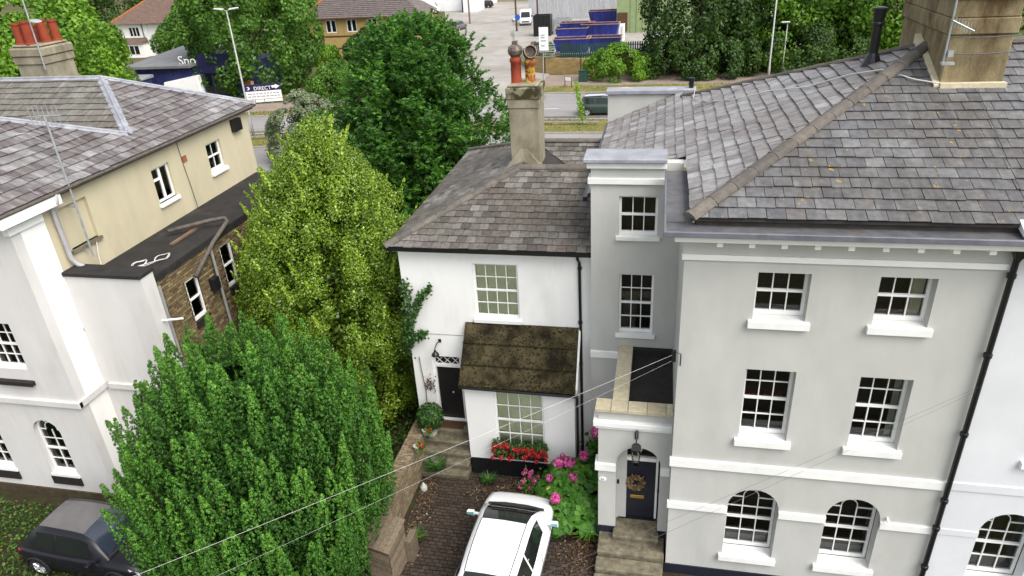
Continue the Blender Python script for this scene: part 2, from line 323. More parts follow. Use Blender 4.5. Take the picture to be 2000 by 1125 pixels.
def clip(poly, cp):
    """convex clip, both counter-clockwise"""
    out = poly
    for i in range(len(cp)):
        a, b = cp[i], cp[(i+1) % len(cp)]; inp, out = out, []
        sd_ = lambda p: (b[0]-a[0])*(p[1]-a[1])-(b[1]-a[1])*(p[0]-a[0])
        for k in range(len(inp)):
            p, q = inp[k-1], inp[k]; sp, sq = sd_(p), sd_(q)
            if (sp >= 0) != (sq >= 0):
                t = sp/(sp-sq); out.append((p[0]+(q[0]-p[0])*t, p[1]+(q[1]-p[1])*t))
            if sq >= 0: out.append(q)
        if len(out) < 3: return []
    return out
def area(p): return .5*sum(p[i-1][0]*p[i][1]-p[i][0]*p[i-1][1] for i in range(len(p)))
def pieces(items, parent, name, mat, limit=300, margin=.05, rest=None):
    """items: (O, U, V, N, poly(local u,v), nfun(v)->(lo,hi), key). Alike full pieces share a mesh; the largest in view are
    objects of their own, the others one joined part."""
    sc = []
    for it in items:
        O, U, V, Nn, poly, nf, key = it
        cu = sum(p[0] for p in poly)/len(poly); cv = sum(p[1] for p in poly)/len(poly); c = O+U*cu+V*cv
        x, y, z = view_xy(c); vis = -margin < x < 1+margin and -margin < y < 1+margin
        d = (c-CAM); sc.append((abs(area(poly))*abs(d.normalized().dot(Nn))/d.length_squared if vis else 0))
    order = sorted(range(len(items)), key=lambda i: -sc[i]); shared = {}; J = MB()
    for rank, i in enumerate(order):
        O, U, V, Nn, poly, nf, key = items[i]; n = len(poly)
        loc = [(u, v, nf(v)[0]) for u, v in poly]+[(u, v, nf(v)[1]) for u, v in poly]
        faces = [tuple(range(n-1, -1, -1)), tuple(range(n, 2*n))]+[(k, (k+1) % n, n+(k+1) % n, n+k) for k in range(n)]
        if rank < limit and sc[i] > 0:
            me = shared.get(key) if key else None
            if me is None:
                me = bpy.data.meshes.new(name); me.from_pydata(loc, [], faces); me.materials.append(M[mat])
                if key: shared[key] = me
            o = bpy.data.objects.new(name, me); attach(o, parent, O)
            if parent is None: props(o)
            o.matrix_local = Matrix.Translation(O-W[parent]) @ Matrix(((U.x, V.x, Nn.x), (U.y, V.y, Nn.y), (U.z, V.z, Nn.z))).to_4x4()
        else:
            J.add([tuple(O+U*a+V*b+Nn*c) for a, b, c in loc], faces, random.random()*.98+.01)
    if J.v:
        o = J.build(rest or name+'s', mat, parent, recalc=False); o['kind'] = 'stuff'
def course(O, U, V, region, w, h, overlap=.05, bond=.5, jit=.014, thick=.018, lift=.014, tilt=True, holes=(), gap=None):
    """rows of alike pieces laid in the convex region (u,v) of the plane O,U,V"""
    O, U, V = Vector(O), Vector(U).normalized(), Vector(V).normalized(); Nn = U.cross(V)
    us = [p[0] for p in region]; vs_ = [p[1] for p in region]; out = []
    r = 0; v = min(vs_)
    while v < max(vs_)-.01:
        u = min(us)-(w*bond if r % 2 else 0)-random.random()*.04
        while u < max(us):
            g = gap or .0055; j = random.uniform(-jit, jit)
            poly = [(u+g, v), (u+w-g, v), (u+w-g, v+h+overlap), (u+g, v+h+overlap)]
            cx, cy = u+w/2, v+h/2
            skip_ = False; ua, ub = u+g, u+w-g
            for a, b, c, d in holes:
                if min(d, v+h)-max(c, v) > .25*h and ub > a and ua < b:
                    if a < cx < b: skip_ = True
                    elif cx <= a: ub = min(ub, a)
                    else: ua = max(ua, b)
            poly = [(ua, v), (ub, v), (ub, v+h+overlap), (ua, v+h+overlap)] if holes else poly
            if not skip_:
                cp = clip(poly, region)
                if len(cp) >= 3 and area(cp) > .08*w*h:
                    full = abs(area(cp)-area(poly)) < 1e-6 and abs(poly[1][0]-poly[0][0]-(w-2*g)) < 1e-6
                    org = O+U*u+V*(v+j); loc = [(p[0]-u, p[1]-v) for p in cp]
                    t0 = lift+thick*random.uniform(.7, 1.5)
                    if tilt: nf = (lambda vv, t0=t0, h=h, ov=overlap: (max(.0, (t0-.012)*(1-vv/(h+ov))), .003+t0*(1-vv/(h+ov))))
                    else: nf = (lambda vv, t0=t0: (-.02, t0))
                    UU, VV, NN = U, V, Nn
                    if full:
                        a = random.uniform(-.012, .012); UU = (U*math.cos(a)+V*math.sin(a)); VV = NN.cross(UU)
                    out.append((org, UU, VV, NN, loc, nf, (round(w, 3), round(h, 3), round(t0, 3)) if full else None))
            u += w
        v += h; r += 1
    return out
def qplane(name, pts, mat, parent=None, kind=None):
    o = MB().add(pts, [tuple(range(len(pts)))]).build(name, mat, parent, recalc=False)
    if kind: o['kind'] = kind
    return o
def wall(fr, outer, holes, depth, reveal=None):
    """wall sheet with openings: front face, opening reveals and outer edges"""
    b = MB(); loops = [outer]+list(holes); pts = [p for l in loops for p in l]
    tris = tessellate_polygon([[Vector((u, z, 0)) for u, z in l] for l in loops])
    b.add([fr.pt(u, 0, z) for u, z in pts], [t for t in tris])
    for k, l in enumerate(loops):
        n = len(l); dd = depth if k == 0 else (reveal or depth)
        b.add([fr.pt(u, 0, z) for u, z in l]+[fr.pt(u, -dd, z) for u, z in l], [(i, (i+1) % n, n+(i+1) % n, n+i) for i in range(n)])
    return b
def rect(u0, u1, z0, z1): return [(u0, z0), (u1, z0), (u1, z1), (u0, z1)]
def archpoly(u0, u1, z0, zs, n=14, k=1.0):
    c, r = (u0+u1)/2, (u1-u0)/2
    return [(u0, z0), (u1, z0)]+[(c+r*math.cos(math.pi*i/n), zs+r*k*math.sin(math.pi*i/n)) for i in range(n+1)]
def ring(b, fr, u0, u1, z0, zs, w, d0, d1, n=14):
    """arched frame: jambs and head"""
    o = archpoly(u0, u1, z0, zs, n); i_ = archpoly(u0+w, u1-w, z0+w, zs, n)
    L = len(o)
    b.add([fr.pt(*q[:1], d0, q[1]) for q in o]+[fr.pt(q[0], d0, q[1]) for q in i_]+[fr.pt(q[0], d1, q[1]) for q in o]+[fr.pt(q[0], d1, q[1]) for q in i_],
          [(k, (k+1) % L, L+(k+1) % L, L+k) for k in range(L)]+[(L+k, L+(k+1) % L, 3*L+(k+1) % L, 3*L+k) for k in range(L)])
def interior(house, fr, u0, u1, z0, z1, d, depth=1.2):
    a, b_, c, e = u0-.25, u1+.25, z0-.3, z1+.25
    P = [fr.pt(a, -d, c), fr.pt(b_, -d, c), fr.pt(b_, -d-depth, c), fr.pt(a, -d-depth, c), fr.pt(a, -d, e), fr.pt(b_, -d, e), fr.pt(b_, -d-depth, e), fr.pt(a, -d-depth, e)]
    bb = MB().add(P, [(0, 1, 2, 3), (4, 7, 6, 5), (1, 5, 6, 2), (2, 6, 7, 3), (3, 7, 4, 0)])
    # returns between the reveal and the room
    for q in (rect(a, u0, c, e), rect(u1, b_, c, e), rect(u0, u1, c, z0), rect(u0, u1, z1, e)):
        bb.add([fr.pt(u, -d, z) for u, z in q], [(0, 1, 2, 3)])
    return bb.build('room', 'interior', house, recalc=False)
def sash(house, fr, u0, u1, z0, z1, cols, rt, rb, d=.22, arch=False, glass='glass', sill=None, split=.5, name='window', curtain=None, frame='trim_white', room=True, opened=0):
    """sash window set back d from the wall face: casing, meeting rail, bars, each pane, sill"""
    fw, bw = .06, .022
    top = z1
    if arch: r = (u1-u0)/2; zs = z1-r; top = zs
    zi0 = z0+.10; b = MB(); dd = -d
    if arch: ring(b, fr, u0, u1, z0, zs, fw, dd, dd-.09)
    else:
        b.fbox(fr, u0, u0+fw, dd, dd-.09, z0, z1); b.fbox(fr, u1-fw, u1, dd, dd-.09, z0, z1); b.fbox(fr, u0+fw, u1-fw, dd-.002, dd-.09, z1-.06, z1)
    b.fbox(fr, u0+fw, u1-fw, dd-.002, dd-.09, z0, zi0)
    ii, jj = u0+fw, u1-fw
    topi = top if arch else z1-.06
    zm = zi0+(topi-zi0)*split if not arch else z0+(z1-z0)*.44
    b.fbox(fr, ii, jj, dd+.012, dd-.05, zm-.025, zm+.025)
    wdw = b.build(name, frame, house)
    bars = MB(); panes = []
    cw = (jj-ii)/cols
    for (a, c, rows, off) in ((zi0, zm-.025, rb, 0), (zm+.025, topi, rt, -.02)):
        hh = (c-a)/rows
        for k in range(rows):
            for q in range(cols):
                panes.append([(ii+q*cw, a+k*hh), (ii+(q+1)*cw, a+k*hh), (ii+(q+1)*cw, a+(k+1)*hh), (ii+q*cw, a+(k+1)*hh)])
            if k: bars.fbox(fr, ii, jj, dd-.004+off, dd-.035+off, a+k*hh-bw/2, a+k*hh+bw/2)
        for q in range(1, cols): bars.fbox(fr, ii+q*cw-bw/2, ii+q*cw+bw/2, dd-.002+off, dd-.037+off, a, c)
    if arch:
        ro = (jj-ii)/2; c = (ii+jj)/2; ri = cw/2; zc = zs+ri*.35; na = 8
        bars.fbox(fr, ii, c-ri, dd-.022, dd-.055, zs-bw/2, zs+bw/2); bars.fbox(fr, c+ri, jj, dd-.022, dd-.055, zs-bw/2, zs+bw/2)
        pth = [(c-ri, zs)]+[(c-ri*math.cos(math.pi*k/na), zc+ri*math.sin(math.pi*k/na)) for k in range(na+1)]+[(c+ri, zs)]
        for p, q in zip(pth, pth[1:]): bars.add([fr.pt(p[0], dd-.02, p[1]), fr.pt(q[0], dd-.02, q[1])]+[fr.pt(x+(c-x)*.12 if False else x, dd-.055, y) for x, y in (q, p)], [(0, 1, 2, 3)]); bars.tube([fr.pt(p[0], dd-.03, p[1]), fr.pt(q[0], dd-.03, q[1])], bw*.55, 5)
        for an in (58, 122):
            ca, sa = math.cos(R(an)), math.sin(R(an)); bars.tube([fr.pt(c+ri*ca, dd-.03, zc+ri*sa), fr.pt(c+ro*ca, dd-.03, zs+ro*sa)], bw*.55, 5)
        inner = [(c-ri, zs), (c+ri, zs)]+[(c+ri*math.cos(math.pi*k/na), zc+ri*math.sin(math.pi*k/na)) for k in range(na+1)]
        panes.append(inner)
        for a0, a1 in ((0, 58), (58, 122), (122, 180)):
            an = [R(a0+(a1-a0)*k/5) for k in range(6)]
            po = [(c+ro*math.cos(x), zs+ro*math.sin(x)) for x in an]; pi_ = [(c+ri*math.cos(x), zc+ri*math.sin(x)) for x in reversed(an)]
            extra = []
            if a0 == 0: pi_ = pi_+[(c+ri, zs)]
            if a1 == 180: pi_ = [(c-ri, zs)]+pi_
            panes.append(po+pi_)
    if bars.v: bars.build('glazing_bars', frame, wdw)
    for p in panes:
        MB().add([fr.pt(u, dd-.045, z) for u, z in p], [tuple(range(len(p)))]).build('pane', glass, wdw, recalc=False)
    if sill:
        sw, sh, sdp, smat = sill
        MB().fbox(fr, u0-sw, u1+sw, sdp, -d+.02, z0-sh, z0+.004).build('sill', smat, wdw, bev=.006)
    if room: interior(house, fr, u0, u1, z0, z1, d+.1)
    if curtain:
        for (a, c_, z_a, z_b, mt_) in curtain:
            pts = []; nn = 14
            for k in range(nn+1):
                u = a+(c_-a)*k/nn; dep = -d-.105-(.03 if mt_ == 'curtain' else .004)*(k % 2)
                pts += [fr.pt(u, dep, z_a), fr.pt(u, dep, z_b)]
            MB().add(pts, [(2*k, 2*k+2, 2*k+3, 2*k+1) for k in range(nn)]).build('curtain' if 'curtain' in mt_ else 'blind', mt_, wdw, recalc=False)
    return wdw
def textmesh(s, size, depth):
    cu = bpy.data.curves.new('lettering', 'FONT'); cu.body = s; cu.size = size; cu.extrude = depth; cu.resolution_u = 3
    o = bpy.data.objects.new('lettering', cu); col.objects.link(o)
    dg = bpy.context.evaluated_depsgraph_get(); me = bpy.data.meshes.new_from_object(o.evaluated_get(dg)); col.objects.unlink(o); bpy.data.objects.remove(o)
    return me
def lettering(parent, s, size, at, U, mat, Z=(0, 0, 1), name='lettering'):
    me = textmesh(s, size, .01); U = Vector(U).normalized(); Z = Vector(Z).normalized(); Nn = U.cross(Z)
    me.materials.clear(); me.materials.append(M[mat])
    o = bpy.data.objects.new(name, me); attach(o, parent, at)
    o.matrix_local = Matrix.Translation(Vector(at)-W[parent]) @ Matrix(((U.x, Z.x, Nn.x), (U.y, Z.y, Nn.y), (U.z, Z.z, Nn.z))).to_4x4()
    return o
def leafmesh(name, P, Nn, T, L, Wd, tone, mat, parent=None, label=None, cat=None, kind=None):
    """many small leaf faces as one mesh; P centres, Nn normals, T long axis"""
    n = len(P); Nn = Nn/np.linalg.norm(Nn, axis=1, keepdims=True)
    T = T-Nn*(T*Nn).sum(1, keepdims=True); T /= np.linalg.norm(T, axis=1, keepdims=True)+1e-9; B = np.cross(Nn, T)
    L = np.broadcast_to(np.asarray(L, float), (n,))[:, None]; Wd = np.broadcast_to(np.asarray(Wd, float), (n,))[:, None]
    V = np.stack([P-T*L/2, P+B*Wd/2-T*L*.05+Nn*Wd*.12, P+T*L/2, P-B*Wd/2-T*L*.05+Nn*Wd*.12], 1).reshape(-1, 3)
    o0 = Vector((float(P[:, 0].mean()), float(P[:, 1].mean()), float(P[:, 2].min()))); V = V-np.array(o0)
    me = bpy.data.meshes.new(name); me.vertices.add(4*n); me.vertices.foreach_set('co', V.astype(np.float32).ravel())
    me.loops.add(4*n); me.loops.foreach_set('vertex_index', np.arange(4*n, dtype=np.int32))
    me.polygons.add(n); me.polygons.foreach_set('loop_start', np.arange(0, 4*n, 4, dtype=np.int32))
    me.update(calc_edges=True)
    me.attributes.new('tone', 'FLOAT', 'FACE').data.foreach_set('value', np.clip(tone, 0, 1).astype(np.float32))
    me.materials.append(M[mat]); o = bpy.data.objects.new(name, me); attach(o, parent, o0)
    return props(o, label, cat, None, kind)
def unit(n):
    d = rng.normal(size=(n, 3)); return d/np.linalg.norm(d, axis=1, keepdims=True)

# ------------------------------------------------------------ the setting: ground, roads, pavements
qplane('ground', [(-700, -150, 0), (500, -150, 0), (500, 900, 0), (-700, 900, 0)], 'field', kind='structure')
qplane('garden_ground', [(-30, 2, .004), (8, 2, .004), (8, 30, .004), (-30, 30, .004)], 'soil', kind='structure')
XS = [-120, -80, -60, -50, -42, -35, -28, -22, -17, -12, -8, 0, 20, 60, 160]
def bend(x):
    return 0 if x > -10 else -.19*(-10-x)*min(1, (-10-x)/10)
def strip(name, y0, y1, z, mat, xs=XS, kind='structure', thick=0, wob0=lambda x: 0, wob1=lambda x: 0):
    b = MB(); pts = []
    for x in xs: pts += [(x, y0+bend(x)+wob0(x), z), (x, y1+bend(x)+wob1(x), z)]
    b.add(pts, [(2*k, 2*k+2, 2*k+3, 2*k+1) for k in range(len(xs)-1)])
    if thick:
        b.add([(p[0], p[1], p[2]-thick) for p in pts[::2]]+pts[::2], [(k, k+1, len(xs)+k+1, len(xs)+k) for k in range(len(xs)-1)])
        b.add([(p[0], p[1], p[2]-thick) for p in pts[1::2]]+pts[1::2], [(k, k+1, len(xs)+k+1, len(xs)+k) for k in range(len(xs)-1)])
    o = b.build(name, mat, recalc=False)
    if kind: o['kind'] = kind
    return o
strip('service_road', 46.5, 55, .012, 'asphalt')
strip('near_verge', 55.2, 59.2, .10, 'verge', thick=.1)
strip('kerb', 55, 55.2, .12, 'kerb', thick=.12)
strip('main_road', 59.35, 70, .012, 'asphalt', wob1=lambda x: 0 if x > -14 else max(-3.2, (x+14)*.3))
strip('kerb', 59.2, 59.35, .12, 'kerb', thick=.12)
XR = [-12.6, -10, -6, 0, 20, 60, 160]
strip('kerb', 70, 70.25, .12, 'kerb', XR, thick=.12)
strip('far_verge', 70.25, 73.4, .10, 'verge', XR, thick=.1)
strip('pavement', 73.4, 79.5, .09, 'pavement', XR, thick=.09)
XL = [-120, -80, -60, -50, -42, -36, -28]
strip('kerb', 66.6, 66.85, .12, 'kerb', XL, thick=.12)
strip('far_verge', 66.85, 68.6, .10, 'verge', XL, thick=.1)
strip('pavement', 68.6, 72.4, .09, 'pavement', XL, thick=.09)
qplane('side_road', [(-28, 64, .02), (-10.8, 69.6, .02), (-12.6, 80.5, .02), (-14.2, 82.5, .02), (-16, 86, .02), (-17, 92, .02), (-17, 125, .02), (-18, 200, .02), (-60, 200, .02), (-36, 120, .02), (-31, 90, .02), (-34, 66, .02)], 'yard', kind='structure')
qplane('yard_ground', [(-13, 82, .03), (20, 82, .03), (25, 200, .03), (-32, 190, .03), (-16.8, 89, .03)], 'yard', kind='structure')
mk = MB()
for k in range(12):
    x = -11.6+k*6-24; y = 63.6+bend(x); mk.add([(x, y, .018), (x+2.4, y+(bend(x+2.4)-bend(x)), .018), (x+2.4, y+.14+(bend(x+2.4)-bend(x)), .018), (x, y+.14, .018)], [(0, 1, 2, 3)])
mk.build('road_marking', 'road_white', recalc=False)['kind'] = 'structure'

# driveway: pavers over a dark bed
DX0, DX1, DY0, DY1 = -6.55, -.2, 10.6, 15.85
drive = qplane('driveway', [(DX0, DY0, .008), (DX1, DY0, .008), (DX1, DY1, .008), (DX0, DY1, .008)], 'joint', kind='structure')
its = []
reg = [(0, 0), (DX1-DX0, 0), (DX1-DX0, DY1-DY0), (0, DY1-DY0)]
its += course((DX0, DY0, .010), (1, 0, 0), (0, 1, 0), reg, .205, .118, overlap=-.024, jit=.008, thick=.012, lift=.004, tilt=False, gap=.012)
pieces(its, drive, 'paver', 'paver', 300)

# ------------------------------------------------------------ grey house: main block, link and porch
gh = thing('grey_house', 'tall pale grey three-storey house with white trim and slate hipped roof', 'house', (3.4, 13, 0))
F13 = front(13.0); X0, X1 = .55, 6.3
wins = [(1.955, 2.955, 7.43, 8.49), (4.185, 5.175, 7.43, 8.485)]
wmid = [(1.95, 2.95, 4.42, 6.235), (4.19, 5.175, 4.42, 6.215)]
warc = [(1.88, 3.02, .86, 2.96), (4.05, 5.19, .86, 2.96)]
holes = [rect(*w) for w in wins+wmid]+[archpoly(a, b, c, e-(b-a)/2) for a, b, c, e in warc]
wl = wall(F13, rect(X0, X1, .31, 9.35), holes, .3, .30)
ret = MB().add([(X0, 13.3, .31), (X0, 16.5, .31), (X0, 16.5, 9.35), (X0, 13.3, 9.35)], [(0, 1, 2, 3)])
wl.v += []; k0 = len(wl.v); wl.add(ret.v, ret.f)
w_main = wl.build('wall', 'grey_paint', gh)
pl = MB()
segs = [(X0-.03, warc[0][0]-.1), (warc[0][0]-.1, warc[0][1]+.1), (warc[0][1]+.1, warc[1][0]-.1), (warc[1][0]-.1, warc[1][1]+.1), (warc[1][1]+.1, X1)]
for a, b in segs: pl.fbox(F13, a, b, .03, -.2, -.2, .31)
pl.box(X0-.04, X0+.06, 13.0, 16.4, -.2, .31)
pl.build('plinth', 'navy_paint', gh)
for a, b, c, e in wins: sash(gh, F13, a, b, c, e, 3, 1, 1, .26, sill=(.09, .16, .10, 'trim_white'), curtain=[(4.85, 5.1, 7.5, 8.45, 'curtain')] if a > 4 else None, split=.5)
for a, b, c, e in wmid: sash(gh, F13, a, b, c, e, 3, 2, 2, .26, sill=(.09, .16, .10, 'trim_white'), curtain=[(b-.2, b-.07, c+.1, e-.05, 'curtain_dim')] if a > 4 else [(a+.1, b-.1, 5.35, 5.5, 'curtain_red')])
for a, b, c, e in warc: sash(gh, F13, a, b, c, e, 3, 2, 2, .34, arch=True, sill=(.09, .16, .10, 'trim_white'), curtain=[(a+.1, b-.1, c+.1, c+.27, 'blind_dim')])
# string courses and cornice
def band(b, u0, u1, z0, z1, d=.06, fr=F13): b.fbox(fr, u0, u1, d, -.05, z0, z1); return b
band(MB(), X0-.05, X1, 8.73, 8.85).build('string_course', 'trim_white', gh, bev=.008)
band(MB(), X0-.05, X1-.02, 3.48, 3.71).build('string_course', 'trim_white', gh, bev=.008)
for a, b in ((X0-.05, warc[0][0]), (warc[0][1], warc[1][0]), (warc[1][1], X1-.02)): band(MB(), a, b, 2.19, 2.39, .055).build('impost_band', 'trim_white', gh, bev=.008)
MB().fbox(F13, X0-.06, X0+.10, .025, -.1, .33, 9.12).build('corner_strip', 'trim_white', gh) if False else None
MB().box(X0-.22, X1+.05, 12.56, 13.0, 9.27, 9.42).build('cornice', 'trim_white', gh, bev=.01)
for k in range(9):
    x = 1.12+k*.578; MB().fbox(F13, x, x+.11, .34, 0, 9.15, 9.268).build('modillion', 'trim_white', gh)
MB().fbox(F13, X0-.03, X1-.04, .012, -.1, 8.86, 9.268).build('frieze', 'grey_paint', gh)
# lead gutter round the eaves
g = MB(); g.box(.17, 6.36, 12.46, 12.98, 9.423, 9.50); g.box(.17, .66, 12.98, 16.2, 9.423, 9.50); g.build('gutter', 'lead_dark', gh)
g = MB(); g.box(.12, 6.36, 12.40, 12.459, 9.43, 9.54); g.box(.12, .169, 12.46, 16.2, 9.43, 9.54); g.build('gutter_edge', 'lead_mid', gh, bev=.01)
g = MB(); g.box(.15, .52, 12.98, 16.15, 9.50, 9.515); g.build('gutter_lining', 'lead_dark', gh)
# roofs: front hip plane, left plane with catslide over the link
EX, EY, EZ, SLP = .62, 12.8, 9.68, .43; AP = 5.2
ca = 1/math.hypot(1, SLP); sa = SLP*ca
apex = Vector((EX+AP, EY+AP, EZ+SLP*AP)); SLEN = AP/ca
def deck(b, pts): b.prism([(p[0], p[1], p[2]-.015) for p in pts], (0, 0, -.05))
rf = MB(); deck(rf, [(EX, EY, EZ), (6.35, EY, EZ), (6.35, EY+AP, apex.z), tuple(apex)])
deck(rf, [(EX, EY, EZ), tuple(apex), (EX, EY+2*AP, EZ)])
deck(rf, [(EX, 16.75, EZ), (EX, 24, EZ), (-1.75, 24, EZ-SLP*(EX+1.75)), (-1.75, 16.75, EZ-SLP*(EX+1.75))])
deck(rf, [(EX, EY+2*AP, EZ), tuple(apex), (6.35, EY+AP, apex.z), (6.35, EY+2*AP, EZ)])
roof = rf.build('roof', 'deck', gh)
VF = (0, ca, sa); VL = (ca, 0, sa)
its = course((EX, EY-.03, EZ), (1, 0, 0), VF, [(0, 0), (6.35-EX, 0), (6.35-EX, SLEN), (AP, SLEN)], .345, .292)
L = EY+2*AP
def leftplane(y0, y1, pts): return course((EX, y1, EZ), (0, -1, 0), VL, pts, .345, .292)
sits = course((EX, EY+2*AP, EZ), (0, -1, 0), VL, [(0, 0), (2*AP, 0), (AP, SLEN)], .345, .292, thick=.03)
cs = (EX+1.75)/ca
sits += course((-1.75, 24, EZ-SLP*(EX+1.75)), (0, -1, 0), VL, [(0, 0), (7.25, 0), (7.25, cs), (0, cs)], .345, .292, thick=.03)
pieces(its, roof, 'slate', 'slate_main', 190, rest='slates')
pieces(sits, roof, 'slate', 'slate_side_sheen', 110, rest='slates')
def ridge_tiles(parent, a, b, n, r=.15, mat='hip_tile', name='hip_tile', lift=.05):
    a, b = Vector(a), Vector(b); d = (b-a)/n; t = d.normalized(); s_ = t.cross(Vector((0, 0, 1))).normalized(); u = s_.cross(t)
    for k in range(n):
        p, q = a+d*k-t*.015, a+d*(k+1)+t*.02; pts = []
        for c, e in ((p, .012), (q, 0)):
            for i in range(7):
                an = math.pi*i/6; pts.append(c+s_*math.cos(an)*(r+e)+u*(math.sin(an)*(r+e)*.75+lift-.04+random.uniform(-.006, .006)))
        MB().add(pts, [(i, i+1, 8+i, 7+i) for i in range(6)]+[tuple(range(6, -1, -1)), tuple(range(7, 14))]).build(name, mat, parent, recalc=False)
ridge_tiles(roof, (EX-.02, EY-.02, EZ), apex, 13)
ridge_tiles(roof, (EX, EY+2*AP, EZ), apex, 13, .1)
ridge_tiles(roof, apex, (6.35, EY+AP, apex.z), 2)
MB().box(-1.86, -1.74, 16.7, 24, 8.52, 8.64).build('gutter', 'black_paint', gh)
fb = MB(); fb.box(.72, 6.35, 12.86, 12.92, 9.50, 9.66); fb.box(.70, .76, 12.93, 16.7, 9.50, 9.66); fb.build('fascia', 'deck', gh)
# big spine chimney
ch = MB(); ch.box(5.68, 6.86, 16.55, 19.8, 10.6, 12.30)
chim = ch.build('chimney', 'render_old', gh, bev=.02)
MB().box(5.63, 6.91, 16.50, 19.85, 12.303, 12.62).build('chimney_band', 'render_old', chim, bev=.02)
MB().box(5.65, 6.89, 16.52, 19.83, 12.623, 12.98).build('chimney_band', 'render_old', chim, bev=.02)
MB().box(5.58, 6.96, 16.44, 19.9, 12.983, 13.9).build('chimney_cap', 'render_old', chim, bev=.03)
fl = MB(); fl.box(5.66, 6.9, 16.40, 16.56, 11.14, 11.36); fl.hexa([(5.55, 16.45, 11.12), (5.70, 16.45, 11.12), (5.70, 18.3, 11.9), (5.55, 18.3, 11.9)], [(5.55, 16.45, 11.32), (5.70, 16.45, 11.32), (5.70, 18.3, 12.1), (5.55, 18.3, 12.1)]); fl.build('mortar_fillet', 'stone_coping', chim)
for zz in (11.95, 12.27): MB().tube([(5.60, 16.47, zz), (6.3, 16.45, zz-.015), (6.94, 16.47, zz+.01)], .012, 5).build('strap_wire', 'cable_dark', chim)
ae = MB(); ae.tube([(5.62, 16.42, 11.75), (5.62, 16.40, 13.3)], .02, 6); ae.tube([(5.62, 16.38, 12.6), (6.02, 16.3, 12.40)], .018, 6)
for k in range(7):
    p = Vector((5.62+.055*k, 16.38-.011*k, 12.6-.027*k)); ae.tube([p+Vector((0, 0, -.10)), p+Vector((0, 0, .10))], .007, 4)
ae.box(5.56, 5.8, 16.3, 16.42, 11.75, 11.8); ae.box(5.66, 5.76, 16.36, 16.44, 11.9, 12.02)
ae.build('aerial', 'galv', chim)
# soil vent pipe
vp = MB(); vx, vy = 4.75, 18.35; vz = EZ+SLP*(vx-EX)
vp.lathe((vx, vy, vz-.1), [(.26, 0), (.14, .28), (.105, .34), (.105, .95), (.135, .96), (.135, 1.0), (.12, 1.02), (.15, 1.32), (.09, 1.34)], 14)
vp.build('vent_pipe', 'black_paint', gh, smooth=False)
# loose white cable over the roof
pp = [(5.66, 16.5, 11.35), (5.2, 16.6, 11.42), (4.7, 17.2, 11.52), (4.2, 17.8, 11.32), (3.4, 18.3, 10.95), (2.7, 19.2, 10.68), (1.9, 19.9, 10.32), (1.3, 20.8, 10.06), (.9, 22.0, 9.9), (1.0, 23.5, 9.92)]
MB().tube(pp, .016, 6).build('roof_cable', 'cable_white', gh, smooth=True)
# rear parapet of the link
rp = MB(); rp.box(-1.8, 1.0, 24.0, 24.4, 8.2, 9.62); rpo = rp.build('rear_parapet', 'grey_paint', gh)
MB().box(-1.86, 1.06, 23.9, 24.5, 9.62, 9.76).build('capping', 'lead', rpo, bev=.02)
MB().lathe((.9, 24.2, 9.76), [(.08, 0), (.08, .22), (.1, .23), (.1, .32), (.03, .34)], 10).build('flue', 'black_paint', rpo)
# link
F164 = front(16.4); lw = [(-.94, .0, 7.74, 8.79), (-.91, -.02, 4.92, 6.68)]
LX0 = -1.63
wl = wall(F164, rect(LX0, X0, 0, 9.62), [rect(*w) for w in lw], .3, .3)
wl.add([(LX0, 16.7, 0), (LX0, 17.0, 0), (LX0, 17.0, 9.62), (LX0, 16.7, 9.62)], [(0, 1, 2, 3)]); wl.add([(LX0, 17.0, 8.6), (X0, 17.0, 8.6), (X0, 17.0, 9.62), (LX0, 17.0, 9.62)], [(0, 1, 2, 3)])
wl.build('link_wall', 'grey_paint', gh)
sash(gh, F164, *lw[0], 3, 1, 1, .10, sill=(.07, .10, .08, 'trim_white'))
sash(gh, F164, *lw[1], 3, 2, 2, .10, sill=(.07, .10, .08, 'trim_white'))
def wrapband(z0, z1, d): return MB().box(LX0-d, .16, 16.4-d, 16.75, z0, z1)
wrapband(9.10, 9.25, .07).build('string_course', 'trim_white', gh, bev=.008)
wrapband(9.50, 9.66, .09).build('cornice', 'trim_white', gh, bev=.008)
MB().box(LX0-.17, .17, 16.2, 17.1, 9.66, 9.765).build('parapet_capping', 'lead', gh, bev=.02)
MB().fbox(F164, LX0-.02, -.86, .05, -.05, 4.12, 4.33).build('string_course', 'trim_white', gh, bev=.008)
# porch
PY = 13.6; FP = front(PY); PX0 = -1.24
dr = (-.75, .32, .72); spring = 2.86
wl = wall(FP, rect(PX0+.05, X0, .55, 4.45), [archpoly(dr[0], dr[1], .62, spring, 18)], .4, .42)
wl.build('porch_wall', 'grey_paint', gh)
MB().box(-.85, -.50, PY+.35, 16.4, 0, 4.42).build('porch_side_wall', 'grey_paint', gh)
MB().box(PX0-.07, X0-.005, PY-.11, PY+.35, 4.02, 4.17).build('porch_cornice', 'trim_white', gh, bev=.015)
MB().box(PX0-.02, X0-.005, PY-.05, PY+.35, 3.92, 4.019).build('porch_cornice', 'trim_white', gh, bev=.015)
MB().box(PX0-.03, dr[0]+.0, PY-.06, PY+.3, 2.62, 2.84).build('impost', 'trim_white', gh, bev=.008)
MB().box(dr[1]+.0, X0-.004, PY-.06, PY+.3, 2.62, 2.84).build('impost', 'trim_white', gh, bev=.008)
MB().box(PX0+.02, dr[0], PY-.03, PY+.3, .3, .75).build('plinth', 'navy_paint', gh)
MB().box(dr[1], X0-.004, PY-.03, PY+.3, .3, .75).build('plinth', 'navy_paint', gh)
MB().box(-.6, X0-.01, PY+.3, 16.38, 4.2, 4.34).build('porch_roof', 'felt', gh)
MB().box(-.5, X0-.01, 16.28, 16.39, 4.34, 4.52).build('upstand', 'felt', gh)
cop = []
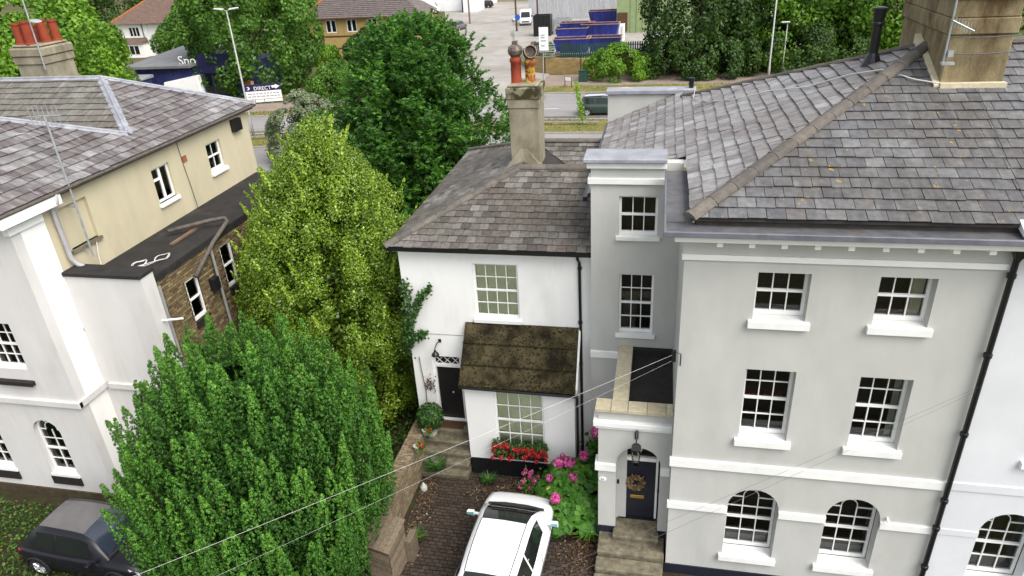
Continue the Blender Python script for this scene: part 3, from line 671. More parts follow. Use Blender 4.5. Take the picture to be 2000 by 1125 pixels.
for k in range(6):
    y0 = 13.93+k*.415; cop.append((-.88, -.50, y0, y0+.405))
cop += [(PX0-.02, -.90, 13.50, 13.94), (-.89, -.50, 13.50, 13.92), (-.49, -.06, 13.50, 13.9), (-.05, .38, 13.50, 13.9), (.39, .54, 13.50, 13.9)]
for a, b, c, e in cop: MB().box(a, b, c, e, 4.45+random.uniform(0, .006), 4.54+random.uniform(0, .006)).build('coping_stone', 'stone_coping', gh, bev=.008)
# entrance door
FD = front(14.0)
b = MB(); ring(b, FD, dr[0]+.04, dr[1]-.04, .60, spring, .055, .0, -.1, 16); fr_o = b.build('door_frame', 'trim_white', gh)
b = MB().fbox(FD, dr[0]+.1, dr[1]-.1, .015, -.08, spring-.2, spring-.09); b.build('transom', 'trim_white', fr_o)
door = MB().fbox(FD, -.655, .225, -.02, -.07, .76, spring-.2).build('front_door', 'navy_paint', gh, bev=.006)
for (a, b_, c, e) in ((-.58, -.28, 1.55, 2.52), (-.14, .16, 1.55, 2.52), (-.58, -.28, .9, 1.35), (-.14, .16, .9, 1.35)):
    q = MB(); q.fbox(FD, a, b_, -.012, -.022, c, c+.03); q.fbox(FD, a, b_, -.012, -.022, e-.03, e); q.fbox(FD, a, a+.03, -.012, -.022, c+.03, e-.03); q.fbox(FD, b_-.03, b_, -.012, -.022, c+.03, e-.03); q.build('panel_moulding', 'navy_paint', door)
MB().fbox(FD, -.40, -.05, .0, -.02, 1.40, 1.50).build('letter_plate', 'brass', door, bev=.006)
MB().ball((-.6, 13.99, 1.95), .02, 6).build('lock', 'brass', door)
b = MB().fbox(FD, -.70, .28, .05, -.1, .70, .76); b.build('threshold', 'black_paint', gh)
fan = [(-.19+.5*math.cos(math.pi*k/12), spring-.09+.46*math.sin(math.pi*k/12)) for k in range(13)]
for lo, hi in ((0, 5), (5, 9), (9, 13)):
    pz = [(-.21, spring-.09)]+fan[lo:hi+1]; MB().add([FD.pt(u, -.05, z) for u, z in pz], [tuple(range(len(pz)))]).build('fanlight_pane', 'glass', fr_o, recalc=False)
for an in (75, 105): fr_ = MB().tube([FD.pt(-.21, -.04, spring-.09), FD.pt(-.21+.46*math.cos(R(an)), -.04, spring-.09+.44*math.sin(R(an)))], .014, 5).build('fanlight_bar', 'trim_white', fr_o)
MB().add([FD.pt(-.9, -.4, .7), FD.pt(.5, -.4, .7), FD.pt(.5, -.4, 3.5), FD.pt(-.9, -.4, 3.5)], [(0, 1, 2, 3)]).build('room', 'interior', gh, recalc=False)
MB().fbox(FD, dr[0]-.02, dr[1]+.02, .4, -.1, .60, .715).build('porch_floor', 'stone', gh)
# steps
for k, (y0, y1, z, xa, xb) in enumerate(((13.30, 13.72, .72, -.80, .36), (12.90, 13.60, .545, -1.16, .50), (12.52, 12.92, .365, -1.18, .48), (12.14, 12.54, .185, -1.20, .46))):
    MB().box(xa, xb, y0, y1, z-.11, z).build('step', 'stone', gh, bev=.02); MB().box(xa+.02, xb-.01, y0+.04, y1+.1, z-.2 if z < .2 else z-.24, z-.112).build('riser', 'stone', gh)
MB().box(-1.0, .5, 12.95, 13.6, 0, .35).build('step_core', 'stone', gh)
# small fittings on the porch
b = MB(); c = Vector((-.27, 13.32, 3.0))
b.tube([(-.27, 13.6, 3.95), (-.27, 13.45, 3.98), (-.27, 13.33, 3.86), (-.27, 13.33, 3.74)], .018, 6); b.box(-.31, -.23, 13.56, 13.6, 3.68, 4.0)
b.lathe(c+Vector((0, 0, .52)), [(.02, .22), (.07, .20), (.15, .10), (.16, .06)], 4); b.lathe(c, [(.05, .02), (.06, .06), (.085, .10)], 4)
for k in range(4):
    an = math.pi/4+k*math.pi/2; b.tube([c+Vector((math.cos(an)*.085, math.sin(an)*.085, .10)), c+Vector((math.cos(an)*.15, math.sin(an)*.15, .58))], .012, 4)
lan = b.build('lantern_frame', 'black_paint', None, origin=Vector((-.27, 13.55, 3.7)))
lan.name = 'wall_lantern'; props(lan, 'black four-sided lantern on a bracket over the navy front door', 'lantern')
b = MB(); b.lathe(c, [(.08, .11), (.142, .575)], 4); b.build('lantern_glass', 'glass_milky', lan)
n = 900; an = rng.uniform(0, 2*math.pi, n); ra = .175+rng.normal(0, .035, n); P = np.stack([-.27+np.cos(an)*ra, 13.945+rng.normal(0, .02, n), 1.97+np.sin(an)*ra], 1)
leafmesh('door_wreath', P, unit(n)+np.array([0, -.8, 0]), unit(n), .07, .03, rng.random(n), 'wreath_leaf', None, 'round dried wreath hanging on the navy front door', 'wreath')
pq = MB(); pq.lathe((0, 0, 0), [(.001, .02), (.1, .02), (.1, 0), (.001, 0)], 20, (0, -1, 0)); pq.v = [(-1.075+x*1.0, 13.595+y, 2.33+z*.62) for x, y, z in pq.v]
pqo = pq.build('number_plaque', 'sign_white', None); props(pqo, 'small oval white number plaque on the porch pillar', 'plaque')
lettering(pqo, '33', .085, (-1.125, 13.572, 2.30), (1, 0, 0), 'sign_grey')
for x, z, lb in ((-.70, 2.15, 'black doorbell on the left reveal of the grey porch'), (.30, 1.95, 'black entry sensor on the right reveal of the grey porch')):
    o = MB().box(x-.03, x+.03, 13.72, 13.76, z-.06, z+.06).build('door_bell', 'black_paint', None, bev=.004); props(o, lb, 'doorbell')
o = MB(); o.box(5.30, 5.34, 12.93, 12.99, 2.50, 2.54); o.lathe((5.32, 12.96, 2.50), [(.035, 0), (.035, .09), (.025, .10)], 8, (0, -1, 0)); props(o.build('security_camera', 'sign_white', None), 'small white security camera beside the right arched window', 'camera')
# downpipe at the party wall
b = MB(); b.lathe((6.30, 12.86, 8.95), [(.05, 0), (.07, .05), (.16, .22), (.16, .36), (.05, .37)], 4); b.tube([(6.30, 12.88, 9.0), (6.31, 12.92, 0)], .055, 10)
for z in (8.6, 6.9, 5.0, 3.2, 2.4, 1.2): b.lathe((6.30, 12.895, z), [(.055, 0), (.078, .01), (.078, .09), (.055, .10)], 10)
b.build('downpipe', 'black_paint', gh)
# cable bracket at the corner
b = MB(); b.box(.42, .50, 12.9, 12.98, 6.36, 6.62); b.tube([(.46, 12.95, 6.6), (.60, 12.93, 6.55), (.60, 12.95, 6.25)], .014, 5); props(b.build('cable_bracket', 'black_paint', None), 'black cable bracket on the corner of the grey house', 'bracket')

# ------------------------------------------------------------ neighbouring house to the right
nb = thing('neighbour_house', 'pale blue-white house at the right edge of the photo', 'house', (9.5, 13, 0))
na = (7.2, 8.34, .86, 2.96); nu = (7.6, 8.6, 4.42, 6.2)
wl = wall(F13, rect(6.32, 13, 0, 9.35), [archpoly(na[0], na[1], na[2], na[3]-.57), rect(*nu)], .3, .3); wl.build('wall', 'blue_white', nb)
sash(nb, F13, *na, 3, 2, 2, .34, arch=True, sill=(.09, .16, .10, 'trim_white')); sash(nb, F13, *nu, 3, 2, 2, .26, sill=(.09, .16, .10, 'trim_white'))
MB().fbox(F13, 6.40, 13, .03, -.05, 3.50, 3.70).build('string_course', 'blue_white', nb); MB().fbox(F13, 6.40, 7.2, .02, -.05, 2.2, 2.36).build('impost_band', 'blue_white', nb)
MB().box(6.36, 13, 12.6, 13.0, 9.10, 9.36).build('cornice', 'trim_white', nb); MB().box(6.365, 13, 12.4, 12.98, 9.362, 9.5).build('gutter', 'lead_dark', nb)
b = MB(); deck(b, [(6.36, EY, EZ), (13, EY, EZ), (13, EY+AP, apex.z), (6.36, EY+AP, apex.z)]); nr = b.build('roof', 'deck', nb)
pieces(course((6.36, EY-.03, EZ), (1, 0, 0), VF, [(0, 0), (4, 0), (4, SLEN), (0, SLEN)], .345, .292), nr, 'slate', 'slate_main', 60, rest='slates')
ridge_tiles(nr, (6.9, EY+AP, apex.z), (12, EY+AP, apex.z), 10)
MB().hexa([(6.15, 12.42, 9.5), (6.5, 12.42, 9.5), (6.5, 12.85, 9.6), (6.15, 12.85, 9.6)], [(6.15, 12.42, 9.56), (6.5, 12.42, 9.56), (6.5, 12.85, 9.75), (6.15, 12.85, 9.75)]).build('flashing', 'trim_white', nb)

# ------------------------------------------------------------ white cottage
ct = thing('white_cottage', 'small white cottage with mossy bay roof and slate hipped roof', 'house', (-4.3, 16.8, 0))
FC = front(16.8); CX0, CX1 = -7.03, -1.64; cw_ = (-4.93, -3.66, 4.93, 6.64); cdr = (-6.42, -5.53, 1.22, 3.55)
wl = wall(FC, rect(CX0, CX1, 0, 7.08), [rect(*cw_), rect(*cdr)], .3, .22)
wl.add([(CX0, 17.1, 0), (CX0, 25.6, 0), (CX0, 25.6, 7.08), (CX0, 17.1, 7.08)], [(0, 1, 2, 3)]); wl.build('wall', 'white_paint', ct)
sash(ct, FC, *cw_, 4, 2, 2, .07, glass='glass_milky', sill=(.05, .11, .10, 'trim_white'), curtain=[(-4.88, -3.7, 5.0, 6.6, 'blind')])
MB().fbox(FC, CX0-.01, -5.2, .008, -.02, 4.30, 4.315).build('movement_joint', 'render_grey', ct)
dfm = MB(); dfm.fbox(FC, cdr[0]-.0, cdr[0]+.08, -.06, -.16, cdr[2], cdr[3]); dfm.fbox(FC, cdr[1]-.07, cdr[1], -.06, -.16, cdr[2], cdr[3]); dfm.fbox(FC, cdr[0]+.08, cdr[1]-.07, -.062, -.16, 3.50, 3.55); dfm.fbox(FC, cdr[0]+.08, cdr[1]-.07, -.05, -.16, 3.14, 3.24)
df = dfm.build('door_frame', 'trim_white', ct)
MB().fbox(FC, cdr[0]+.08, cdr[1]-.07, -.12, -.16, cdr[2], 3.14).build('cottage_door', 'door_black', ct)
MB().fbox(FC, cdr[0]+.08, cdr[1]-.07, -.115, -.118, 3.24, 3.50).build('fanlight_pane', 'door_black', df)
lat = MB(); fu0, fu1, fz0, fz1 = cdr[0]+.08, cdr[1]-.07, 3.24, 3.50; sp = (fu1-fu0)/3
for k in range(3):
    lat.tube([FC.pt(fu0+k*sp, -.095, fz0), FC.pt(fu0+(k+1)*sp, -.095, fz1)], .012, 4); lat.tube([FC.pt(fu0+k*sp, -.09, fz1), FC.pt(fu0+(k+1)*sp, -.09, fz0)], .012, 4)
lat.build('lattice', 'trim_white', df)
MB().ball((-5.9, 16.9, 2.2), .035, 6).build('knocker', 'galv', ct)
# bay
FB = front(15.9); BX0, BX1 = -5.22, -2.05; bw_ = (-4.36, -2.93, 1.02, 3.08)
wl = wall(FB, rect(BX0, BX1, .6, 3.34), [rect(*bw_)], .2, .12)
for bx in (BX0, BX1): wl.add([(bx, 16.1, .6), (bx, 16.8, .6), (bx, 16.8, 4.7), (bx, 16.1, 3.75), (bx, 16.1, 3.34)], [(0, 1, 2, 3, 4)])
wl.build('bay_wall', 'white_paint', ct)
MB().box(BX0+.02, BX1-.02, 15.87, 16.8, 0, .6).build('plinth', 'black_paint', ct)
sash(ct, FB, *bw_, 4, 2, 2, .05, glass='glass_milky', sill=(.04, .06, .05, 'trim_white'), curtain=[(-4.3, -3.0, 1.1, 3.0, 'blind')])
ra, rb_ = Vector((0, 15.72, 3.30)), Vector((0, 16.79, 4.78)); dv = rb_-ra; nn_ = Vector((0, -dv.z, dv.y)).normalized()
for k in range(3):
    p, q = ra+dv*(k/3), ra+dv*((k+1)/3+.03 if k < 2 else 1); xs0, xs1 = -5.30+.02*k, -2.0
    lo = [(xs0, p.y, p.z), (xs1, p.y, p.z), (xs1, q.y, q.z), (xs0, q.y, q.z)]
    t0, t1 = nn_*.10, nn_*.035
    hi = [tuple(Vector(lo[0])+t0), tuple(Vector(lo[1])+t0), tuple(Vector(lo[2])+t1), tuple(Vector(lo[3])+t1)]
    MB().hexa(lo, hi).build('roof_slab', 'moss_slab', ct, bev=.012)
n = 1500; tt = rng.random(n)**1.3; rr = np.where(rng.random(n) < .5, (np.floor(tt*3)/3+rng.random(n)**2*.10), tt); P = np.stack([rng.uniform(-5.28, -2.03, n), 15.72+1.07*rr, 3.30+1.48*rr], 1)+np.array(nn_)*(.10-.05*((rr*3) % 1))[:, None]
mo_ = leafmesh('moss', P, np.tile(np.array(nn_), (n, 1))+unit(n)*.5, unit(n), .055*rng.uniform(.5, 1.6, n), .045*rng.uniform(.5, 1.5, n), rng.random(n)*.4, 'moss_tuft', ct); mo_['kind'] = 'stuff'
MB().hexa([(-2.0, 15.75, 3.22), (-1.95, 15.75, 3.22), (-1.95, 16.79, 4.70), (-2.0, 16.79, 4.70)], [(-2.0, 15.75, 3.42), (-1.95, 15.75, 3.42), (-1.95, 16.79, 4.90), (-2.0, 16.79, 4.90)]).build('verge_board', 'trim_white', ct)
b = MB(); b.tube([(-5.3, 15.70, 3.28), (-1.95, 15.70, 3.24)], .055, 8); b.tube([(-1.97, 15.70, 3.24), (-1.97, 15.84, 3.1), (-1.97, 15.84, 0)], .04, 8); b.build('bay_gutter', 'black_paint', ct)
MB().box(CX0-.22, CX1+.0, 16.5, 16.62, 7.06, 7.17).build('gutter', 'black_paint', ct); MB().box(CX0-.1, CX1, 16.62, 16.79, 7.0, 7.085).build('soffit', 'trim_white', ct)
b = MB(); b.tube([(-2.0, 16.57, 7.1), (-2.0, 16.6, 6.95), (-1.97, 16.72, 6.8), (-1.95, 16.72, 4.2), (-1.93, 16.72, 0)], .042, 8)
for z in (6.6, 4.95, 3.6): b.lathe((-1.96, 16.72, z), [(.042, 0), (.062, .01), (.062, .08), (.042, .09)], 8)
b.build('downpipe', 'black_paint', ct)
# cottage roof: U of ridges round a valley
CE, CY, CZ, CS = -7.25, 16.55, 7.17, .385; cap = 3.2; cz = CZ+CS*cap; cc = 1/math.hypot(1, CS); csn = CS*cc
A_, B_ = (CE+cap, CY+cap, cz), (CE+cap, 22.65, cz); RX = -1.63; vy_ = 21.2; vz_ = cz-CS*(vy_-CY-cap)
b = MB(); deck(b, [(CE, CY, CZ), (RX, CY, CZ), (RX, CY+cap, cz), A_]); deck(b, [(CE, CY, CZ), A_, B_, (CE, 25.85, CZ)])
deck(b, [A_, (RX, CY+cap, cz), (RX, vy_, vz_), (CE+cap+1.45, vy_, vz_)]); deck(b, [(CE+cap+1.45, vy_, vz_), (RX, vy_, vz_), (RX, 22.65, cz), B_])
deck(b, [A_, (CE+cap+1.45, vy_, vz_), B_]); deck(b, [B_, (RX, 22.65, cz), (RX, 25.85, CZ), (CE, 25.85, CZ)])
cr = b.build('roof', 'deck', ct)
its = course((CE, CY-.03, CZ), (1, 0, 0), (0, cc, csn), [(0, 0), (RX-CE, 0), (RX-CE, cap/cc), (cap, cap/cc)], .262, .252, thick=.014)
its2 = course((CE, 25.85, CZ), (0, -1, 0), (cc, 0, csn), [(0, 0), (25.85-CY, 0), (25.85-CY-cap, cap/cc), (25.85-22.65, cap/cc)], .262, .252, thick=.014)
its3 = course((CE+cap, vy_, vz_), (1, 0, 0), Vector((0, 22.65-vy_, cz-vz_)), [(.0, 1.5), (1.45, 0), (2.4, 0), (2.4, 1.56), (0, 1.56)], .262, .252, thick=.014)
pieces(its, cr, 'slate', 'slate_cottage', 240, rest='slates'); pieces(its2+its3, cr, 'slate', 'slate_cottage', 60, rest='slates')
ridge_tiles(cr, (CE-.02, CY-.02, CZ), A_, 11, .12); ridge_tiles(cr, A_, (RX-.05, CY+cap, cz), 6, .14); ridge_tiles(cr, (CE, 25.85, CZ), B_, 9, .11); ridge_tiles(cr, B_, (RX-.3, 22.65, cz), 6, .11)
MB().hexa([(-1.9, 18.6, 8.15), (-1.62, 18.6, 8.25), (-1.62, 20.6, 8.6), (-1.9, 20.6, 8.5)], [(-1.9, 18.6, 8.2), (-1.62, 18.6, 8.5), (-1.62, 20.6, 8.85), (-1.9, 20.6, 8.55)]).build('lead_flashing', 'lead', cr)
# cottage chimney
x0, x1, y0, y1 = -4.47, -3.58, 20.55, 21.55
cb = MB().box(x0, x1, y0, y1, 7.9, 9.98).build('chimney', 'render_grey', ct, bev=.015)
MB().box(x0-.03, x1+.03, y0-.03, y1+.03, 9.98, 10.24).build('chimney_band', 'render_grey', cb, bev=.012)
MB().box(x0-.06, x1+.06, y0-.06, y1+.06, 10.244, 10.58).build('chimney_cap', 'cap_mossy', cb, bev=.02)
MB().box(x0-.0, x1+.0, y0-.0, y1+.0, 10.58, 10.66).build('flaunching', 'render_grey', cb, bev=.03)
MB().hexa([(x0-.15, y0-.2, 8.2), (x1+.1, y0-.2, 8.2), (x1+.1, y0+.1, 8.2), (x0-.15, y0+.1, 8.2)], [(x0+.3, y0-.05, 8.75), (x0+.5, y0-.05, 8.75), (x0+.5, y0+.1, 8.75), (x0+.3, y0+.1, 8.75)]).build('mortar_fillet', 'render_grey', cb)
pot = [(.17, 0), (.165, .05), (.15, .07), (.145, .56), (.165, .58), (.165, .66), (.14, .68), (.12, .72)]
p1, p2 = (-4.27, 20.95, 10.6), (-3.86, 21.0, 10.6)
MB().lathe(p1, [(r*1.05, h*1.12) for r, h in pot], 14).build('chimney_pot', 'terracotta', cb, smooth=True); MB().lathe(p2, pot, 14).build('chimney_pot', 'terracotta_lichen', cb, smooth=True)
b = MB(); c = Vector(p1)+Vector((0, 0, .95)); b.lathe(c, [(.13, -.16), (.20, -.08), (.22, .02), (.19, .12), (.10, .18)], 12); b.box(c.x-.07, c.x+.07, c.y-.08, c.y+.08, c.z+.17, c.z+.28); b.build('cowl', 'rust_metal', cb)
b = MB(); c = Vector(p2)+Vector((0, 0, .88)); dirv = Vector((.35, -.75, .35)).normalized()
b.lathe(c-Vector((0, 0, .2)), [(.13, 0), (.14, .14)], 12); b.lathe(c-dirv*.12, [(.08, -.05), (.17, .02), (.20, .14), (.19, .28), (.17, .28), (.16, .12), (.02, .06)], 14, dirv); b.build('cowl', 'rust_metal', cb)
b = MB(); b.lathe((-4.27, 20.95, 10.6), [(.01, .9), (.01, 1.75)], 5); b.ball((-4.27, 20.95, 12.4), .06, 6); b.build('finial_rod', 'galv', cb)
# swan-neck lamp over the door
b = MB(); b.box(-6.14, -6.06, 16.77, 16.795, 4.05, 4.15); b.tube([(-6.10, 16.78, 4.1), (-6.13, 16.6, 4.12), (-6.19, 16.55, 3.98), (-6.20, 16.55, 3.9)], .016, 6); b.lathe((-6.2, 16.55, 3.74), [(.12, 0), (.10, .05), (.04, .12), (.03, .17)], 12)
wlp = b.build('wall_lamp', 'black_paint', None); props(wlp, 'black swan-neck lamp over the cottage door', 'lamp'); MB().ball((-6.2, 16.55, 3.72), .055, 8).build('bulb', 'sign_white', wlp)
# steps up to the cottage door
for k, (ya, z) in enumerate(((16.32, 1.2), (16.08, .95), (15.86, .7), (15.66, .46), (15.46, .22))):
    MB().box(-6.72, -5.25, ya, ya+.5 if k else 16.8, z-.1, z).build('step', 'stone', ct, bev=.015); MB().box(-6.7, -5.26, ya+.05, 16.7, max(0, z-.26), z-.102).build('riser', 'stone', ct)
props(MB().box(-6.35, -5.55, 16.4, 16.75, 1.2, 1.225).build('door_mat', 'mat_brown', None), 'brown mat at the black cottage door', 'mat')

# ------------------------------------------------------------ left house: white front, cream side, slate M-roof, brick wing
lh = thing('villa', 'white and cream villa with slate M-roof at the left', 'house', (-18, 13.1, 0))
FL = front(13.1); LA = -15.47; lup = (-17.72, -16.68, 4.70, 6.15); lar = [(-17.42, -16.52, .98, 2.96), (-19.62, -18.72, .98, 2.96)]
wl = wall(FL, rect(-26, LA, .35, 9.2), [rect(*lup)]+[archpoly(a, b, c, e-(b-a)/2) for a, b, c, e in lar], .3, .16)
wl.build('front_wall', 'white_worn_shaded', lh)
sash(lh, FL, *lup, 3, 2, 2, .12, sill=None); MB().fbox(FL, -17.80, -16.62, .14, 0, 4.22, 4.36).build('stone_sill', 'sill_dark', lh, bev=.01)
for w_ in lar:
    sash(lh, FL, *w_, 2, 2, 2, .13, arch=True, sill=(.04, .1, .04, 'trim_white')); MB().fbox(FL, w_[0]-.05, w_[1]+.05, .06, 0, .60, .88).build('apron', 'sill_dark', lh)
MB().fbox(FL, -26, LA+.09, .09, -.05, 3.55, 3.74).build('string_course', 'white_worn_shaded', lh, bev=.01); MB().box(LA, LA+.09, 13.05, 14.1, 3.552, 3.738).build('string_course', 'white_worn_shaded', lh)
MB().fbox(FL, -26, LA+.03, .05, -.2, 0, .35).build('plinth', 'dark_mortar', lh); MB().box(LA-.1, LA+.04, 13.1, 14.1, 0, .35).build('plinth', 'dark_mortar', lh)
MB().add([(LA, 13.4, .35), (LA, 14.16, .35), (LA, 14.16, 9.2), (LA, 13.4, 9.2)], [(0, 1, 2, 3)]).build('return_wall', 'white_paint', lh)  # lighter white than the front: stronger sun on this face put into colour
SL = side(LA); sw = [(18.42, 19.30, 7.55, 8.66), (21.35, 22.22, 7.62, 8.62)]; nic = (14.68, 15.68, 7.62, 8.80)
wl = wall(SL, rect(14.16, 24.2, 5.5, 9.3), [rect(*w) for w in sw]+[rect(*nic)], .3, .2); wl.build('side_wall', 'cream', lh)
MB().fbox(SL, nic[0]-.05, nic[1]+.05, -.10, -.15, nic[2], nic[3]).build('blocked_window', 'cream', lh); MB().fbox(SL, nic[0]-.06, nic[1]+.06, .08, -.1, nic[2]-.09, nic[2]).build('stone_sill', 'stone', lh)
b = MB(); b.fbox(SL, 14.1, 24.2, .0, -3, 5.4, 5.5); b.build('floor_slab', 'interior', lh); MB().box(-26, LA, 24.15, 24.2, 0, 9.3).build('rear_wall', 'cream', lh)
# casement and sash on the side
w_ = sw[0]; cs_ = MB(); z0, z1 = w_[2], w_[3]
cs_.fbox(SL, w_[0], w_[0]+.07, -.08, -.15, z0, z1); cs_.fbox(SL, w_[1]-.07, w_[1], -.08, -.15, z0, z1); cs_.fbox(SL, w_[0]+.07, w_[1]-.07, -.082, -.15, z1-.07, z1); cs_.fbox(SL, w_[0]+.07, w_[1]-.07, -.082, -.15, z0, z0+.08); cs_.fbox(SL, (w_[0]+w_[1])/2-.05, (w_[0]+w_[1])/2+.05, -.078, -.15, z0+.08, z1-.07); cs_.fbox(SL, w_[0]+.07, (w_[0]+w_[1])/2-.05, -.078, -.15, 8.23, 8.31)
cso = cs_.build('window', 'trim_white', lh); mid = (w_[0]+w_[1])/2
for q in (rect(w_[0]+.07, mid-.05, z0+.08, 8.23), rect(w_[0]+.07, mid-.05, 8.31, z1-.07), rect(mid+.05, w_[1]-.07, z0+.08, z1-.07)): MB().add([SL.pt(u, -.11, z) for u, z in q], [(0, 1, 2, 3)]).build('pane', 'glass', cso, recalc=False)
MB().fbox(SL, w_[0]-.05, w_[1]+.05, .09, -.09, z0-.12, z0).build('sill', 'trim_white', cso, bev=.006); interior(lh, SL, *w_, .2)
sash(lh, SL, *sw[1], 2, 1, 1, .08, sill=(.05, .12, .1, 'trim_white'))
# eaves and roof
b = MB(); b.tube([(LA+.27, 12.7, 9.30), (LA+.27, 24.5, 9.30)], .06, 8); b.build('gutter', 'pipe_brown', lh)
MB().box(LA-.02, LA+.22, 12.78, 24.4, 9.18, 9.26).build('soffit', 'pipe_brown', lh)
MB().box(LA-.5, LA+.30, 12.72, 14.62, 9.0, 9.30).build('eaves_fascia', 'trim_white', lh); MB().box(LA-.1, LA+.08, 13.02, 14.1, 8.72, 8.9).build('capital_band', 'trim_white', lh)
SX, SZ, SS = LA+.30, 9.36, .47; scs = 1/math.hypot(1, SS); ssn = SS*scs
def sp_(x, y): return (x, y, SZ+SS*(SX-x))
LP, LQ = sp_(-16.0, 18.55), sp_(-18.62, 21.17); LB = sp_(SX, 24.5)
mx = -19.3; L1e = sp_(mx, 18.55-(-16.0-mx)); zr = LQ[2]
b = MB(); deck(b, [sp_(SX, 12.6), sp_(SX, 18.55), LP, L1e, sp_(mx, 12.6)]); deck(b, [sp_(SX, 18.55), LB, LQ, LP])
deck(b, [LP, LQ, (-24, LQ[1], zr), (-24, LP[1], LP[2])])
deck(b, [LB, (-26, 24.5, SZ), (-26, LQ[1], zr), LQ])
deck(b, [L1e, LP, (-24, 18.55, LP[2]), (-24, L1e[1], L1e[2])])
lr = b.build('roof', 'deck', lh)
vl = Vector((-scs, 0, ssn)); o_ = Vector(sp_(SX, 12.6)); q_ = lambda x, y: (y-12.6, (SX-x)/scs)
w1, h1 = .36, .30
its = course(o_, (0, 1, 0), vl, [q_(SX, 12.6), q_(SX, 18.55), q_(-16.0, 18.55), q_(mx, L1e[1]), q_(mx, 12.6)], w1, h1)
its += course(o_, (0, 1, 0), vl, [q_(SX, 18.55), q_(SX, 24.5), q_(LQ[0], LQ[1]), q_(-16.0, 18.55)], w1, h1)
vt = Vector((0, LQ[1]-LP[1], zr-LP[2])); tl = vt.length
its4 = course((-24, LP[1], LP[2]), (1, 0, 0), vt, [(0, 0), (8.0, 0), (24-18.62, tl), (0, tl)], w1, h1)
pieces(its, lr, 'slate', 'slate_left', 230, rest='slates'); pieces(its4, lr, 'slate', 'slate_left_front', 70, rest='slates')
for a, b_ in ((LP, LQ), (LP, L1e), (LB, LQ), (LQ, (-24, LQ[1], zr))):
    a, b_ = Vector(a), Vector(b_); lf = MB(); s_ = (b_-a).normalized().cross(Vector((0, 0, 1))).normalized()*.15; u = Vector((0, 0, .035))
    lf.tube([a+u*1.6, b_+u*1.6], .04, 8); lf.add([a+s_+u*.9-Vector((0, 0, .05)), b_+s_+u*.9-Vector((0, 0, .05)), b_+u*1.5, a+u*1.5, b_-s_+u*.9-Vector((0, 0, .05)), a-s_+u*.9-Vector((0, 0, .05))], [(0, 1, 2, 3), (3, 2, 4, 5)]); lf.build('lead_roll', 'lead', lr, recalc=False)
# left chimney
x0, x1, y0, y1 = -22.6, -21.4, 21.95, 23.3
lc = MB().box(x0, x1, y0, y1, 9.8, 11.35).build('chimney', 'render_grey', lh, bev=.02)
MB().box(x0-.05, x1+.05, y0-.05, y1+.05, 11.354, 11.60).build('chimney_band', 'render_grey', lc, bev=.02); MB().box(x0-.09, x1+.09, y0-.09, y1+.09, 11.604, 11.92).build('chimney_cap', 'render_grey', lc, bev=.05)
MB().box(x0, x1, y0, y1, 11.92, 12.02).build('flaunching', 'render_grey', lc, bev=.06)
for x, y, h in ((-22.32, 22.2, .74), (-21.88, 22.15, .80), (-21.68, 22.62, .80), (-21.62, 23.05, .74), (-22.2, 22.8, .62)): MB().lathe((x, y, 11.98), [(.19, 0), (.18, .08), (.165, .1), (.15, h-.1), (.17, h-.06), (.17, h), (.14, h), (.12, h-.25)], 14).build('chimney_pot', 'terracotta', lc, smooth=False)
b = MB(); b.tube([(-21.36, 21.84, 11.2), (-21.32, 21.84, 14.2)], .025, 6); b.tube([(-21.33, 21.84, 12.75), (-21.2, 21.8, 12.78)], .02, 5); b.lathe((-21.05, 21.8, 12.78), [(.16, 0), (.18, .03), (.07, .05)], 12, (.3, -.1, 1)); b.build('aerial_mast', 'galv', lc)
# side aerial
b = MB(); b.tube([(-15.2, 15.0, 7.3), (-15.18, 15.0, 11.2)], .028, 6)
for z in (7.5, 8.75): b.tube([(-15.2, 15.0, z), (LA, 15.0, z)], .018, 5)
for k in range(7): b.tube([(-15.55+k*.12, 14.95+k*.02, 10.92), (-15.55+k*.12, 14.95+k*.02, 11.42)], .009, 4)
b.tube([(-15.65, 14.94, 11.17), (-14.75, 15.09, 11.17)], .014, 5); b.tube([(-15.2, 15.0, 10.4), (-15.5, 14.6, 10.85), (-15.6, 14.4, 10.85)], .012, 5)
b.build('aerial', 'galv', lh)
b = MB(); b.tube([(-15.2, 14.5, 9.28), (-15.2, 14.45, 9.05), (LA+.12, 14.42, 8.9), (LA+.12, 14.42, 7.5), (LA+.16, 14.5, 7.3), (LA+.35, 14.6, 7.15), (LA+.4, 14.62, 6.9)], .062, 10); b.build('downpipe', 'pvc_grey', lh, smooth=True)
b = MB(); b.box(LA, LA+.18, 23.05, 23.55, 8.62, 9.06); bx_ = b.build('alarm_box', 'black_paint', None, bev=.01); props(bx_, 'dark square alarm box high on the cream side wall', 'alarm box')
b = MB(); b.box(LA, LA+.03, 19.98, 20.2, 8.42, 8.62); props(b.build('air_vent', 'brick_red', None), 'small red clay air vent on the cream wall', 'vent')
